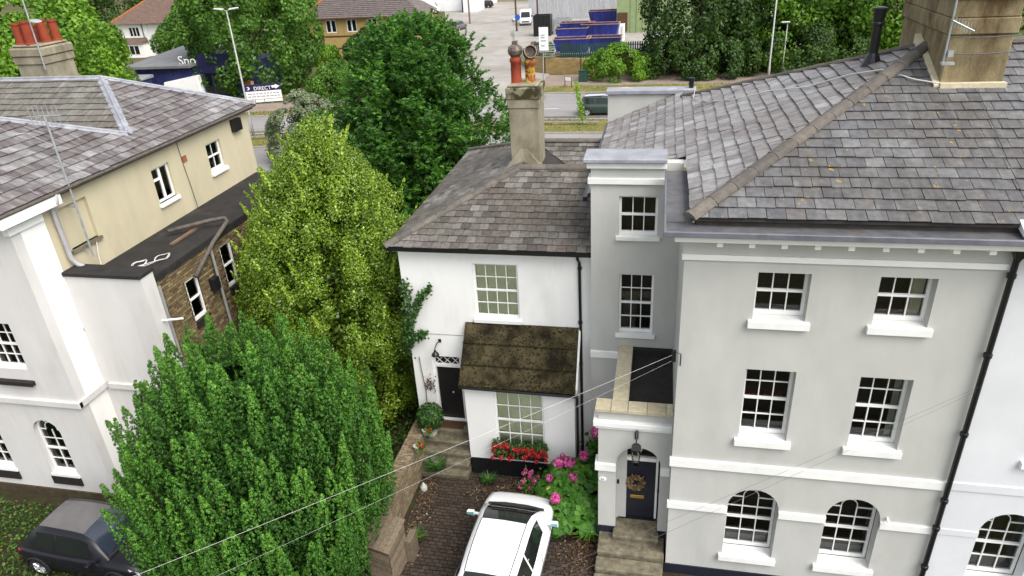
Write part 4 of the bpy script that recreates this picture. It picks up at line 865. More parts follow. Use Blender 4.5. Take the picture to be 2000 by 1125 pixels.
# wing
FW = front(14.12); WX = -13.12
wl = MB().box(LA+.004, WX, 14.12, 14.60, .2, 7.12); wl.build('wing_front_wall', 'white_worn_shaded', lh)
MB().box(LA+.004, WX+.03, 14.06, 14.66, 7.12, 7.24).build('wing_coping', 'felt', lh, bev=.02)
MB().box(LA+.2, WX+.04, 14.04, 14.12, 3.55, 3.72).build('string_course', 'white_worn_shaded', lh)
BX = -13.3; SB = side(BX); bwn = [(15.85, 16.45, 4.84, 6.15), (17.75, 18.35, 5.0, 6.42)]
core = wall(SB, rect(14.61, 24, 0, 6.79), [rect(*w) for w in bwn], .3, .2).build('wing_wall', 'dark_mortar', lh)
hol = [(a-14.61, b-14.61, c-2.8, e-2.8) for a, b, c, e in bwn]
its = course((BX+.0, 14.61, 2.8), (0, 1, 0), (0, 0, 1), rect(0, 7.5, 0, 3.98), .235, .082, overlap=-.022, jit=.002, thick=.010, lift=.006, tilt=False, holes=hol, gap=.012)
pieces(its, core, 'brick', 'brick_wing', 300)
for w_ in bwn: sash(lh, SB, *w_, 1, 1, 1, .02, sill=(.02, .22, .08, 'sill_dark'))
MB().box(LA+.004, BX+.05, 14.46, 24, 6.70, 6.80).build('flat_roof', 'felt', lh); MB().box(BX-.18, BX+.06, 14.5, 24, 6.80, 6.90).build('roof_edge', 'felt', lh)
b = MB(); b.tube([(BX+.1, 16.25, 6.15), (BX+.12, 17.4, 6.75), (BX+.1, 18.35, 7.05), (BX-.1, 18.55, 7.08), (BX-.5, 18.4, 7.05), (BX-1.5, 17.6, 6.98)], .065, 9); b.build('soil_pipe', 'pipe_brown', lh, smooth=True)
b = MB(); b.tube([(BX+.12, 17.2, 6.6), (BX+.12, 17.25, 3.0)], .045, 8); b.tube([(BX+.12, 14.72, 6.6), (BX+.12, 14.72, .2)], .05, 8); b.build('downpipe', 'steel_pole', lh)
b = MB(); b.tube([(WX-.05, 14.4, 5.72), (WX+.55, 14.55, 5.74)], .03, 6); b.build('overflow_pipe', 'sign_white', lh)
b = MB(); b.box(BX, BX+.2, 16.85, 17.15, 5.35, 5.75); props(b.build('meter_box', 'black_paint', None, bev=.01), 'black vent box on the brown brick wing wall', 'vent box')
pts = []
for k in range(70):
    t = k/69; a = t*2*math.pi*4.5; sg_ = 1 if t < .5 else -1; pts.append((-14.15+.16*math.sin(a)+sg_*.16+.05*math.sin(5*t), 15.75+sg_*.55*(1-math.cos(a))*.5+.1*t, 6.84+.02*math.sin(3*a)))
pts = [(LA+.05, 15.5, 7.6), (LA+.15, 15.3, 7.2), (LA+.3, 15.1, 6.86), (-14.6, 15.1, 6.82)]+pts
props(MB().tube(pts, .013, 5).build('coiled_cable', 'cable_white', None, smooth=True), 'loose coil of white cable on the dark flat roof', 'cable')
props(MB().box(-14.3, -14.2, 16.9, 18.2, 6.82, 6.88).build('timber_batten', 'wood_fence', None), 'yellowish timber batten lying on the dark flat roof', 'batten')
# rear wall cables and chair-like rail beyond the cream wall
b = MB(); b.tube([(LA+.03, 19.9, 9.2), (LA+.02, 19.95, 8.5), (LA+.02, 20.05, 7.5), (LA+.1, 20.0, 6.85)], .012, 5); b.build('wall_cable', 'cable_dark', lh)

# ------------------------------------------------------------ garden wall, store, pots
gw = thing('garden_wall', 'old brown brick garden wall between the yew and the driveway', 'wall', (-6.9, 14, 0))
core = MB().box(-7.08, -6.72, 11.9, 18.6, 0, 1.22).build('wall_core', 'dark_mortar', gw)
its = course((-6.72, 11.9, 0), (0, 1, 0), (0, 0, 1), rect(0, 6.7, 0, 1.24), .235, .082, overlap=-.012, jit=.002, thick=.01, lift=.008, tilt=False)
its += course((-7.12, 11.9, 1.22), (1, 0, 0), (0, 1, 0), rect(0, .44, 0, 6.7), .225, .105, overlap=-.012, jit=.006, thick=.03, lift=.03, tilt=False)
pieces(its, core, 'brick', 'brick_garden', 300)
st = thing('log_store', 'weathered wooden store with sloping lid at the end of the garden wall', 'store', (-6.5, 12.1, 0))
c4 = [(-6.86, 11.72), (-6.2, 11.55), (-6.1, 12.42), (-6.78, 12.6)]
MB().hexa([(x*.995-.035, y, 0) for x, y in c4], [(x*.995-.035, y, 1.28 if k in (2, 3) else 1.12) for k, (x, y) in enumerate(c4)]).build('carcass', 'dark_mortar', st)
def boards(a, b, z0, za, zb, n, off):
    a, b = Vector((*a, 0)), Vector((*b, 0)); t = (b-a).normalized(); nn = Vector((t.y, -t.x, 0))
    for k in range(n):
        f0, f1 = k/n, (k+.9)/n
        lo = [a+nn*off+Vector((0, 0, z0+(za-z0)*f0)), b+nn*off+Vector((0, 0, z0+(zb-z0)*f0))]; hi = [a+nn*off+Vector((0, 0, z0+(za-z0)*f1)), b+nn*off+Vector((0, 0, z0+(zb-z0)*f1))]
        th = nn*.02
        MB().hexa([lo[0], lo[1], lo[1]+th, lo[0]+th], [hi[0], hi[1], hi[1]+th*.5, hi[0]+th*.5]).build('board', 'wood_old', st)
boards(c4[0], c4[1], .02, 1.12, 1.12, 11, .01); boards(c4[1], c4[2], .02, 1.12, 1.28, 11, .01)
for k in range(5):
    f0, f1 = k/5, (k+.96)/5; A0, B0 = Vector((-6.92, 11.64, 1.16)), Vector((-6.84, 12.66, 1.33)); A1, B1 = Vector((-6.14, 11.46, 1.16)), Vector((-6.03, 12.47, 1.33))
    q = [A0.lerp(A1, f0), A0.lerp(A1, f1), B0.lerp(B1, f1), B0.lerp(B1, f0)]; MB().hexa(q, [p+Vector((0, 0, .03)) for p in q]).build('lid_board', 'wood_old', st)
b = MB(); b.box(-6.08, -5.9, 12.3, 12.75, 0, .75); props(b.build('planter_box', 'wood_old', None, bev=.01), 'narrow wooden planter box behind the log store', 'planter')
def potted(name, c, r, h, label, cat, mat='pot_grey'):
    t = thing(name, label, cat, c); MB().lathe(c, [(r*.75, 0), (r*.95, h*.6), (r, h*.92), (r*1.08, h*.93), (r*1.08, h), (r*.9, h), (r*.88, h*.85)], 16).build('pot', mat, t, smooth=True); return t
tp = potted('potted_topiary', (-6.52, 16.28, .95), .2, .36, 'clipped green ball shrub in a pale pot by the cottage door', 'shrub')
n = 2600; d = unit(n); P = np.array([-6.52, 16.3, 1.68])+d*(.40*rng.uniform(.8, 1.08, n))[:, None]
leafmesh('foliage', P, d+unit(n)*.7, unit(n), .085, .05, rng.random(n), 'leaf_ivy', tp)
MB().tube([(-6.52, 16.28, 1.25), (-6.52, 16.29, 1.5)], .03, 6).build('stem', 'bark', tp)
for (x, y, z, lb) in ((-6.60, 15.95, 1.25, 'small pot of red flowers on the garden wall nearest the cottage steps'), (-6.62, 15.2, 1.25, 'small pot of red flowers on the garden wall farther from the steps')):
    t = thing('flower_pot', lb, 'flower pot', (x, y, z), 'red flower pots on the garden wall'); MB().lathe((x, y, z), [(.06, 0), (.09, .16), (.1, .17), (.1, .2), (.08, .2)], 12).build('pot', 'pot_grey', t)
    n = 130; P = np.array([x+.12, y, z+.16])+rng.normal(0, .07, (n, 3)); leafmesh('foliage', P, unit(n)+np.array([0, 0, .6]), unit(n), .08, .06, rng.random(n), 'leaf_mid', t)
    n = 60; P = np.array([x+.14, y-.02, z+.24])+rng.normal(0, .045, (n, 3)); leafmesh('flowers', P, unit(n)+np.array([0, 0, .8]), unit(n), .05, .045, rng.random(n), 'red_flower', t)
b = MB(); b.lathe((-6.45, 14.9, .0), [(.07, 0), (.11, .08), (.10, .2), (.03, .28), (.02, .33)], 12); props(b.build('garden_jug', 'pot_grey', None, smooth=True), 'pale round jug standing at the foot of the garden wall', 'jug')
# window box of geraniums
wb = thing('window_box', 'black window box full of red geraniums under the bay window', 'window box', (-3.65, 15.8, .9))
MB().box(-4.42, -2.87, 15.58, 15.84, .92, 1.14).build('trough', 'black_paint', wb, bev=.01)
n = 1300; P = np.stack([rng.uniform(-4.45, -2.85, n), rng.normal(15.68, .09, n), rng.uniform(1.08, 1.42, n)], 1); leafmesh('foliage', P, unit(n)+np.array([0, -.4, .6]), unit(n), .09, .08, rng.random(n), 'leaf_ivy', wb)
fp = []
for k in range(34):
    x = -4.45+k*(1.62/33)+random.uniform(-.04, .04); c = np.array([x, 15.58-random.random()*.12, random.choice([1.02, 1.12, 1.2, 1.3, 1.4, 1.46])]); fp.append(c+rng.normal(0, .033, (34, 3)))
P = np.concatenate(fp); n = len(P); leafmesh('flowers', P, unit(n)+np.array([0, -.5, .5]), unit(n), .05, .045, rng.random(n), 'red_flower', wb)

# ------------------------------------------------------------ trees
def trunk_mesh(parent, base, top, r, limbs=6, spread=1.5, mat='bark'):
    b = MB(); base, top = Vector(base), Vector(top)
    mid_ = base.lerp(top, .5)+Vector((random.uniform(-.2, .2), random.uniform(-.2, .2), 0))
    b.tube([base, base.lerp(mid_, .15)+Vector((0, 0, 0)), mid_, top], [r*1.35, r, r*.7, r*.12], 8)
    for k in range(limbs):
        a = base.lerp(top, random.uniform(.25, .8)); an = 2*math.pi*k/limbs+random.random(); L = spread*random.uniform(.6, 1.1)
        e = a+Vector((math.cos(an)*L, math.sin(an)*L, L*random.uniform(.4, 1.0))); b.tube([a, a.lerp(e, .5)+Vector((0, 0, .1*L)), e], [r*.4, r*.25, r*.06], 6)
    return b.build('trunk', mat, parent, smooth=True)
def blob_crown(blobs, n, center, up=.35, droop=0., shell=(.72, 1.08), out=.9):
    """leaf positions on clumps (cx,cy,cz,r); returns P, normals, outward"""
    bl = np.array(blobs); w = bl[:, 3]**2; idx = rng.choice(len(bl), n, p=w/w.sum()); c = bl[idx, :3]; r = bl[idx, 3]
    o = c-np.array(center); o /= np.linalg.norm(o, axis=1, keepdims=True)+1e-6
    d = unit(n)+o*out+np.array([0, 0, up]); d /= np.linalg.norm(d, axis=1, keepdims=True)
    P = c+d*(r*rng.uniform(shell[0], shell[1], n))[:, None]
    return P, d+unit(n)*.75, d, idx
def egg_blobs(c, rx, ry, h, n, r, prof, z0=0., jit=.12):
    """clump centres over a crown of revolution: prof(t) radius factor at height t"""
    out = []
    for k in range(n):
        t = (k+.5)/n; t = t**.85; an = k*2.399963+random.uniform(-.3, .3); f = prof(t)*(1+random.uniform(-jit, jit))
        out.append((c[0]+math.cos(an)*rx*f, c[1]+math.sin(an)*ry*f, c[2]+z0+t*(h-z0)+random.uniform(-.3, .3)*r, r*random.uniform(.7, 1.25)))
    return out
def tree(name, label, cat, base, rx, ry, h, nb_, br, nl, ls, mat, prof=None, z0=.15, core=True, group=None, trunk_r=.25, up=.35, wl=.6, jit=.14, out=.9):
    t = thing(name, label, cat, base, group)
    prof = prof or (lambda q: math.sqrt(max(.02, 1-(2*q-.85)**2 if q > .425 else 1-.35*(1-q/.425)**2)))
    bl = egg_blobs(base, rx-br*.8, ry-br*.8, h-br*.8, nb_, br, prof, z0*h, jit)
    cen = (base[0], base[1], base[2]+h*.5)
    P, Nn, d, idx = blob_crown(bl, nl, cen, up, out=out)
    tb = rng.random(len(bl))*.45; tone = np.clip(.18+tb[idx]+rng.normal(0, .16, nl), 0, .97)
    T = unit(nl)+d*.4
    cr_ = leafmesh('crown', P, Nn, T, ls*rng.uniform(.7, 1.3, nl), ls*wl*rng.uniform(.8, 1.2, nl), tone, mat, t)
    trunk_mesh(t, base, (base[0], base[1], base[2]+h*.8), trunk_r, 7, min(rx, ry)*.6)
    return t

# the broad yew in front: hundreds of upright plumes
yw = thing('front_yew', 'broad dense bright green yew with upright plumes filling the lower left', 'tree', (-9.7, 11.7, 0))
YC = np.array([-9.3, 11.75]); YRX, YRY, YH = 3.05, 2.85, 6.4
Ps, Ns, Ts, To = [], [], [], []
def yprof(z):
    t = z/YH; return (.70+1.2*t if t < .25 else math.sqrt(max(0, 1-((t-.25)/.72)**2.6)) if t < .96 else .03)
npl = 330
for k in range(npl+22):
    u = min(1, (k+.5)/npl); t0 = .0+.95*u**.9; an = k*2.399963+random.uniform(-.2, .2)
    zb = t0*YH; f = yprof(zb)*random.uniform(.82, 1.0)
    if k >= npl: zb = YH*random.uniform(.74, .88); f = random.uniform(.05, .62)
    cx, cy = YC[0]+math.cos(an)*YRX*f, YC[1]+math.sin(an)*YRY*f
    L = random.uniform(1.25, 1.95)*(1.0 if t0 < .55 else .68); rad = random.uniform(.20, .29)
    ztop = zb+L
    lean = .17*(1-t0)+.02
    ax = Vector((math.cos(an)*lean+random.uniform(-.07, .07), math.sin(an)*lean+random.uniform(-.07, .07), 1)).normalized()
    if view_xy((cx, cy, zb))[1] > 1.35: continue
    nt_ = int(125*L); per = 10; m_ = nt_*per
    st0 = rng.random(nt_)**.95; tht = rng.uniform(0, 2*math.pi, nt_)
    s = np.repeat(st0, per); th = np.repeat(tht, per)
    prof_ = rad*(np.minimum(1, .6+1.5*s)*np.clip(1-s, 0, 1)**.62)*np.repeat(rng.uniform(.78, 1.05, nt_), per)
    axn = np.array(ax); e1 = np.cross(axn, [0, 1, 0]); e1 /= np.linalg.norm(e1); e2 = np.cross(axn, e1)
    dirs = np.cos(th)[:, None]*e1+np.sin(th)[:, None]*e2
    tu = unit(m_); loc_ = tu*(rng.uniform(.5, 1, m_)*np.repeat(rng.uniform(.022, .042, nt_), per))[:, None]
    P = np.array([cx, cy, zb-.25*L])+axn*(s*L*1.25)[:, None]+dirs*prof_[:, None]+loc_
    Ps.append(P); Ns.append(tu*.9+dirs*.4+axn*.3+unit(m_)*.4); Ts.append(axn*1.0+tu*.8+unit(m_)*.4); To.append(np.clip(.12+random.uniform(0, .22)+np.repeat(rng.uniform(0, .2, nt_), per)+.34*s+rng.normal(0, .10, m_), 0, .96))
P = np.concatenate(Ps); n = len(P); tone = np.concatenate(To); tone[rng.random(n) < .006] = 1.0
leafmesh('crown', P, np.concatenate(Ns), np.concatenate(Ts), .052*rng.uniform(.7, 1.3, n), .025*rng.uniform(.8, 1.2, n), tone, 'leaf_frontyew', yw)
# twiggy inside so that gaps end in foliage, not in daylight
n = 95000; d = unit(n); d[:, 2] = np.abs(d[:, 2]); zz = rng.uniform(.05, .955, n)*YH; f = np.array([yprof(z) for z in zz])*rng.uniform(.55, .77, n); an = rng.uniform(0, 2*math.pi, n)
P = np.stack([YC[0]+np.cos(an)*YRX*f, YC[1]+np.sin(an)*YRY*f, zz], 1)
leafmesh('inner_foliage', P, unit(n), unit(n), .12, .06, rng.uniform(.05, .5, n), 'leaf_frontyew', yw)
trunk_mesh(yw, (YC[0], YC[1], 0), (YC[0], YC[1], 4.5), .45, 9, 1.1)

# holly beside the cottage
hl = thing('holly_tree', 'tall yellow-green holly between the villa and the cottage', 'tree', (-10.3, 18.7, 0))
def hprof(t): return (.88+.43*t if t < .28 else max(.04, 1-((t-.28)/.72)**2.35))
HB = []
for k in range(420):
    t = ((k+.5)/420)**.9; an = k*2.399963+random.uniform(-.3, .3); f = hprof(t)*random.uniform(.84, 1.02)
    HB.append((-10.3+.35*t+math.cos(an)*(3.0)*f, 18.7+math.sin(an)*2.7*f, .7+t*8.9, random.uniform(.28, .5)))
n = 200000; P, Nn, d, idx = blob_crown(HB, n, (-10.2, 18.7, 4.5), .45, shell=(.35, 1.22), out=.6)
P[:, 2] += (np.maximum(0, d[:, 2])**2)*.18
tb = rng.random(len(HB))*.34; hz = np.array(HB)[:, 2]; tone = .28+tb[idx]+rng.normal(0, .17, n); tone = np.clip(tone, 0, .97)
spots = [i for i in range(len(HB)) if (HB[i][1] < 17.2 and HB[i][0] > -10.3 and random.random() < .06)]
yl = np.isin(idx, spots) & (rng.random(n) < .5); tone[yl] = 1.0
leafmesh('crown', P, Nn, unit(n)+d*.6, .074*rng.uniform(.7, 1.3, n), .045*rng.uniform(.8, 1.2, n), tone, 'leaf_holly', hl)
# leading shoots
Ps, Ns, Ts = [], [], []
for k in range(150):
    i = random.randrange(len(HB)); c = np.array(HB[i][:3]); o = c-np.array([-10.2, 18.7, c[2]]); o /= np.linalg.norm(o)+1e-6
    a = c+o*HB[i][3]*.9+np.array([0, 0, HB[i][3]*.5]); ax = o*.4+np.array([0, 0, 1.]); ax /= np.linalg.norm(ax); L = random.uniform(.35, .75); m_ = 46
    s = rng.random(m_); dd = unit(m_); P = a+ax*(s*L)[:, None]+dd*(.09*(1-s*.7))[:, None]; Ps.append(P); Ns.append(dd+ax*.4); Ts.append(ax+dd*.8)
P = np.concatenate(Ps); n = len(P); leafmesh('leading_shoots', P, np.concatenate(Ns), np.concatenate(Ts), .10, .055, rng.uniform(.55, .95, n), 'leaf_holly', hl)
trunk_mesh(hl, (-10.3, 18.7, 0), (-10.1, 18.7, 8.5), .22, 10, 1.8)
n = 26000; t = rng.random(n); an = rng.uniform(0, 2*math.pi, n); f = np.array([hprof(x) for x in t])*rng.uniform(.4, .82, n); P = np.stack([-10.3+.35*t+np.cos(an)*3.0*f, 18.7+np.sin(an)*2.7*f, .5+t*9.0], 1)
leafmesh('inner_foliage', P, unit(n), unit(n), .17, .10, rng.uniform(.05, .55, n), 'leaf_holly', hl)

# dark yew behind the cottage
dy = thing('dark_yew', 'very large dark green yew behind the cottage and holly', 'tree', (-12.4, 33.5, 0))
def dprof(t): return (.80+.55*t if t < .36 else math.sqrt(max(0, 1-((t-.36)/.64)**2.4)))
DB = []
for k in range(300):
    t = ((k+.5)/300)**.9; an = k*2.399963+random.uniform(-.4, .4); f = dprof(t)*random.uniform(.66, 1.06)
    DB.append((-11.95+math.cos(an)*4.15*f, 33.5+math.sin(an)*4.1*f, .3+t*10.3, random.uniform(.4, .95)))
dv_ = np.array(DB); ns_ = 3600; per = 34; w_ = dv_[:, 3]**2; idx = rng.choice(len(DB), ns_, p=w_/w_.sum()); c = dv_[idx, :3]; o = c-np.array([-11.95, 33.5, 4.0]); o /= np.linalg.norm(o, axis=1, keepdims=True)
dd = unit(ns_)+o*.8+np.array([0, 0, .5]); dd /= np.linalg.norm(dd, axis=1, keepdims=True); bs_ = c+dd*(dv_[idx, 3]*rng.uniform(.3, .9, ns_))[:, None]
ax_ = dd*.8+np.array([0, 0, .45])+unit(ns_)*.3; ax_ /= np.linalg.norm(ax_, axis=1, keepdims=True); ln_ = rng.uniform(.45, 1.0, ns_)
tb = rng.random(len(DB))*.42; stn = tb[idx]+rng.uniform(-.06, .1, ns_)
rp_ = lambda a: np.repeat(a, per, axis=0); n = ns_*per; s = rng.random(n); lat = np.cross(rp_(ax_), np.array([0, 0, 1.])); lat /= np.linalg.norm(lat, axis=1, keepdims=True)+1e-6
q_ = rng.uniform(-1, 1, n)*(1-s*.8)*.20
P = rp_(bs_)+rp_(ax_)*(s*rp_(ln_))[:, None]+lat*q_[:, None]-np.array([0, 0, 1.])*(s**2*.22+np.abs(q_)*.35)[:, None]+unit(n)*.04
T = rp_(ax_)+lat*(np.sign(q_)*.9)[:, None]-np.array([0, 0, .5]); Nn = np.cross(T, lat)+np.array([0, 0, .6])+unit(n)*.5
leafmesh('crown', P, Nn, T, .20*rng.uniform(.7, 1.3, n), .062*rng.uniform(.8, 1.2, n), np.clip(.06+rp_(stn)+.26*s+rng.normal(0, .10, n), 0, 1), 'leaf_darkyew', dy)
trunk_mesh(dy, (-12.4, 33.5, 0), (-12.4, 33.5, 8.5), .5, 10, 3.0)
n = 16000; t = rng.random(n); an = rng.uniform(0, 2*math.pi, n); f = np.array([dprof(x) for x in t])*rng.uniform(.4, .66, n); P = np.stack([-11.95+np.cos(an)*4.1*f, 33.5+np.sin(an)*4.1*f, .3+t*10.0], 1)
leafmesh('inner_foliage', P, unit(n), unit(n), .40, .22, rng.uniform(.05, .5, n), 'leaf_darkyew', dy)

# background trees: (name, label, base, rx, ry, h, clumps, clump r, leaves, leaf size, leaf mat)
BT = [
 ('hornbeam', 'tall dense green hornbeam beside the street lamp', (-45.4, 75.5, 0), 7.0, 6.5, 17, 150, 1.5, 34000, .42, 'leaf_mid', .02),
 ('lime_tree', 'bright yellow-green tree right behind the villa chimney', (-49, 50, 0), 6.3, 6, 13.8, 110, 1.5, 26000, .36, 'leaf_bright', .05),
 ('lime_tree', 'lower bright green tree right of the villa chimney pots', (-56.5, 60, 0), 5.8, 5, 9.6, 90, 1.3, 20000, .36, 'leaf_bright', .05),
 ('ash_tree', 'darker green tree at the far left edge behind the chimney pots', (-55, 47, 0), 6.0, 6, 14, 90, 1.5, 16000, .36, 'leaf_mid', .05),
 ('bramble_bush', 'low green bush under the chimney at the far left edge', (-40, 38, 0), 4.0, 4, 8.0, 60, 1.0, 12000, .28, 'leaf_bright', .05),
 ('oak_tree', 'dark green tree left of the white house gable', (-99, 118, 0), 11, 9, 15, 90, 2.4, 16000, .6, 'leaf_deep', .05),
 ('oak_tree', 'light green tree behind the white house roof', (-100, 150, 0), 13, 10, 14, 80, 2.6, 12000, .7, 'leaf_bright', .05),
 ('cherry_tree', 'small round green tree in front of the white house', (-64.5, 92, 0), 5.0, 5, 7.4, 60, 1.3, 13000, .42, 'leaf_mid', .05),
 ('cherry_tree', 'bushy green tree between the white house and the hornbeam', (-68, 104, 0), 7, 6, 9.5, 60, 1.6, 14000, .5, 'leaf_mid', .05),
 ('garden_shrub', 'green shrub against the front of the yellow brick house', (-45.5, 91, 0), 2.8, 2.5, 2.7, 40, .7, 9000, .3, 'leaf_bright', .05),
 ('garden_shrub', 'dark green conifer shrub in front of the yellow house, right of its windows', (-38.0, 90, 0), 3.0, 3, 4.2, 40, .8, 9000, .3, 'leaf_deep', .05),
 ('hedge_bush', 'green bush between the hornbeam and the big dark yew', (-33, 70, 0), 3.4, 3, 3.6, 40, .9, 9000, .28, 'leaf_mid', .05),
 ('sycamore', 'light green tree at the top edge beside the yellow house roof', (-63, 125, 0), 9, 8, 13, 70, 2.2, 11000, .6, 'leaf_bright', .05),
 ('lilac_bush', 'pale grey-green bush between the lamp post and the dark yew', (-25.6, 47.5, 0), 3.0, 2.6, 5.0, 44, .8, 12000, .22, 'leaf_pale', .05),
 ('bay_bush', 'dull green bush at the left foot of the big dark yew', (-19.5, 38, 0), 2.4, 2.4, 5.8, 40, .7, 10000, .2, 'leaf_darkyew', .05),
]
WOOD = [(3.6, 80, 5.6, 13, 'leaf_deep', 'leafy tree at the left end of the wood behind the road'), (8.0, 84, 5, 15, 'leaf_mid', 'second tree from the left in the wood behind the road'), (12.5, 82, 6, 16, 'leaf_bright', 'light green tree in the middle of the wood behind the grey roof'), (18, 82, 6, 15, 'leaf_mid', 'green tree in the wood left of the black vent pipe'), (24, 80, 6, 13, 'leaf_bright', 'bright tree in the wood behind the big chimney'), (31, 82, 7, 15, 'leaf_mid', 'rightmost tree of the wood behind the big chimney')]
for x, y, r, h, mt_, lb in WOOD: BT.append(('woodland_tree', lb, (x, y, 0), r, r*.8, h, 80, 1.7, 17000, .42, mt_, .03))
BT.append(('wayside_shrub', 'low green shrub spreading over the verge by the green cabinet', (-4.6, 76.6, 0), 3.6, 2.4, 3.4, 40, .8, 10000, .26, 'leaf_bright', .03))
BT.append(('wayside_shrub', 'dark green shrub at the road edge left of the tall lamp posts', (3.5, 77, 0), 6.0, 2.6, 4.4, 60, 1.0, 13000, .3, 'leaf_deep', .03))
BT.append(('wayside_shrub', 'dark green shrub behind the tall lamp posts', (14.5, 78, 0), 7.0, 2.8, 4.6, 60, 1.0, 13000, .3, 'leaf_deep', .03))
for nm, lb, base, rx, ry, h, nb__, br, nl, ls, mt_, z0 in BT:
    tree(nm, lb, 'shrub' if ('shrub' in nm or 'bush' in nm) else 'tree', base, rx, ry, h, nb__, br, nl, ls, mt_, z0=z0, trunk_r=.12 if h < 6 else .3, group='trees of the wood behind the road' if nm == 'woodland_tree' else None)
fw_ = []
for k in range(60):
    x = -230+k*6.5+random.uniform(-3, 3); y = 215+random.uniform(-10, 25)+max(0, -x-120)*.1; fw_.append((x, y, random.uniform(2, 9), random.uniform(4, 7)))
n = 26000; P, Nn, d, idx = blob_crown(fw_, n, (-50, 235, 0), .6); leafmesh('far_wood', P, Nn, unit(n), 1.3, .9, rng.random(n), 'leaf_mid', None, 'far wood closing the view at the top edge', 'wood', 'stuff')
# thin sapling on the near verge
sp_t = thing('sapling', 'thin leafy sapling on the verge beside the green car', 'sapling', (-6.4, 57.8, .1)); MB().tube([(-6.4, 57.8, .1), (-6.7, 58, 2.8)], [.04, .02], 5).build('trunk', 'bark', sp_t)
n = 420; s = rng.random(n); P = np.stack([-6.4-.5*s+rng.normal(0, .16, n)*(1.4-s), 57.8+rng.normal(0, .2, n), .3+s*3.2], 1); leafmesh('crown', P, unit(n), unit(n), .2, .1, rng.uniform(.5, 1, n), 'leaf_bright', sp_t)

# hydrangea, ivy, small plants
hy = thing('hydrangea', 'large leafy hydrangea with pink blooms beside the porch', 'shrub', (-2.0, 14.7, 0))
HBL = []
for k in range(90):
    an = k*2.399963; f = math.sqrt((k+.5)/90); hgt = (1.25-.85*f*f)*random.uniform(.75, 1.05)
    HBL.append((-1.95+math.cos(an)*.95*f, 14.85+math.sin(an)*1.35*f, max(.15, hgt), random.uniform(.16, .26)))
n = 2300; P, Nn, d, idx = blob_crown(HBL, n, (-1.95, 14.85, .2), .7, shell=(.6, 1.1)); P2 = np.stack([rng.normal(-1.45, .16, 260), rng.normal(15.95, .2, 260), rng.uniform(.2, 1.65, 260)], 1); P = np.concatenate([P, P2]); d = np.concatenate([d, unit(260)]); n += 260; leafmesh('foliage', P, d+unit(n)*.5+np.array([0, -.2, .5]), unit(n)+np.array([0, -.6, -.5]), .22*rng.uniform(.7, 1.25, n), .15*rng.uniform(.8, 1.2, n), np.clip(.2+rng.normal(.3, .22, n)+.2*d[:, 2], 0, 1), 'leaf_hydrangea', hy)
bs = MB()
for k in range(12): an = k*.52; bs.tube([(-1.95, 14.85, 0), (-1.95+math.cos(an)*.6, 14.85+math.sin(an)*.8, .7)], .015, 5)
bs.build('stems', 'bark', hy)
def bloom(parent, c, r, mat='pink_flower', k=90):
    d = unit(k); leafmesh('bloom', np.array(c)+d*r*rng.uniform(.85, 1.05, k)[:, None], d+unit(k)*.3, unit(k), r*.6, r*.55, rng.random(k), mat, parent)
for c, r in (((-2.42, 15.1, 1.36), .155), ((-2.12, 15.1, 1.42), .16), ((-2.36, 13.95, 1.16), .14), ((-1.45, 15.85, 1.95), .15), ((-2.36, 15.55, 1.25), .09), ((-1.75, 15.35, 1.5), .14), ((-2.62, 14.75, 1.12), .11), ((-1.95, 14.55, 1.42), .12)): bloom(hy, c, r)
for c, r in (((-2.62, 14.45, 1.0), .07), ((-2.7, 14.95, 1.0), .055)): bloom(hy, c, r, 'yellow_flower', 50)
ph = thing('pink_phlox', 'small clump of pink flowers in front of the white bay', 'flowers', (-3.15, 15.3, 0))
n = 420; P = np.array([-3.2, 15.15, .35])+rng.normal(0, 1, (n, 3))*np.array([.2, .22, .17]); leafmesh('foliage', P, unit(n)+np.array([0, 0, .7]), unit(n), .11, .05, rng.random(n), 'leaf_mid', ph)
for k in range(15): bloom(ph, (-3.25+random.uniform(-.32, .3), 15.15+random.uniform(-.38, .3), .60+random.uniform(-.1, .15)), .065, k=40)
def scatter(name, label, cat, n, fn, size, w, mat, kind='stuff', zj=.03, flat=1.2):
    P = np.array([fn() for _ in range(n)]); P[:, 2] += rng.uniform(0, zj, n); return leafmesh(name, P, unit(n)+np.array([0, 0, flat]), unit(n), size*rng.uniform(.6, 1.4, n), size*w*rng.uniform(.7, 1.3, n), rng.random(n), mat, None, label, cat, kind)
U_ = random.uniform
scatter('leaf_litter', 'brown leaf litter along the garden wall and flower bed', 'leaves', 1500, lambda: (-6.0+abs(random.gauss(0, .22))-.6+.25*random.random(), U_(11.0, 15.4), .03) if random.random() < .6 else (random.gauss(-3.9, .7), random.gauss(15.2, .3), .03), .075, .6, 'litter')
scatter('fallen_leaves', 'scattered dead leaves on the brick driveway', 'leaves', 220, lambda: (U_(-6.4, -.9), U_(10.8, 15.6), .03), .05, .6, 'litter')
scatter('bed_leaves', 'russet leaves beside the porch steps', 'leaves', 700, lambda: (random.gauss(-1.55, .28), random.gauss(13.4, .5), .04), .08, .5, 'litter')
scatter('ground_cover', 'green weeds and ivy covering the ground beside the dark car', 'ground cover', 8000, lambda: (U_(-22, -15.6) if random.random() < .75 else U_(-16, -12.5), U_(9.2, 12.6), .04), .09, .75, 'weeds', zj=.22, flat=.9)
scatter('ground_cover', 'weedy ground under the brick wing and the holly', 'ground cover', 9000, lambda: (U_(-13.2, -7.2), U_(13.0, 22), .03), .12, .7, 'weeds', zj=.3, flat=.8)
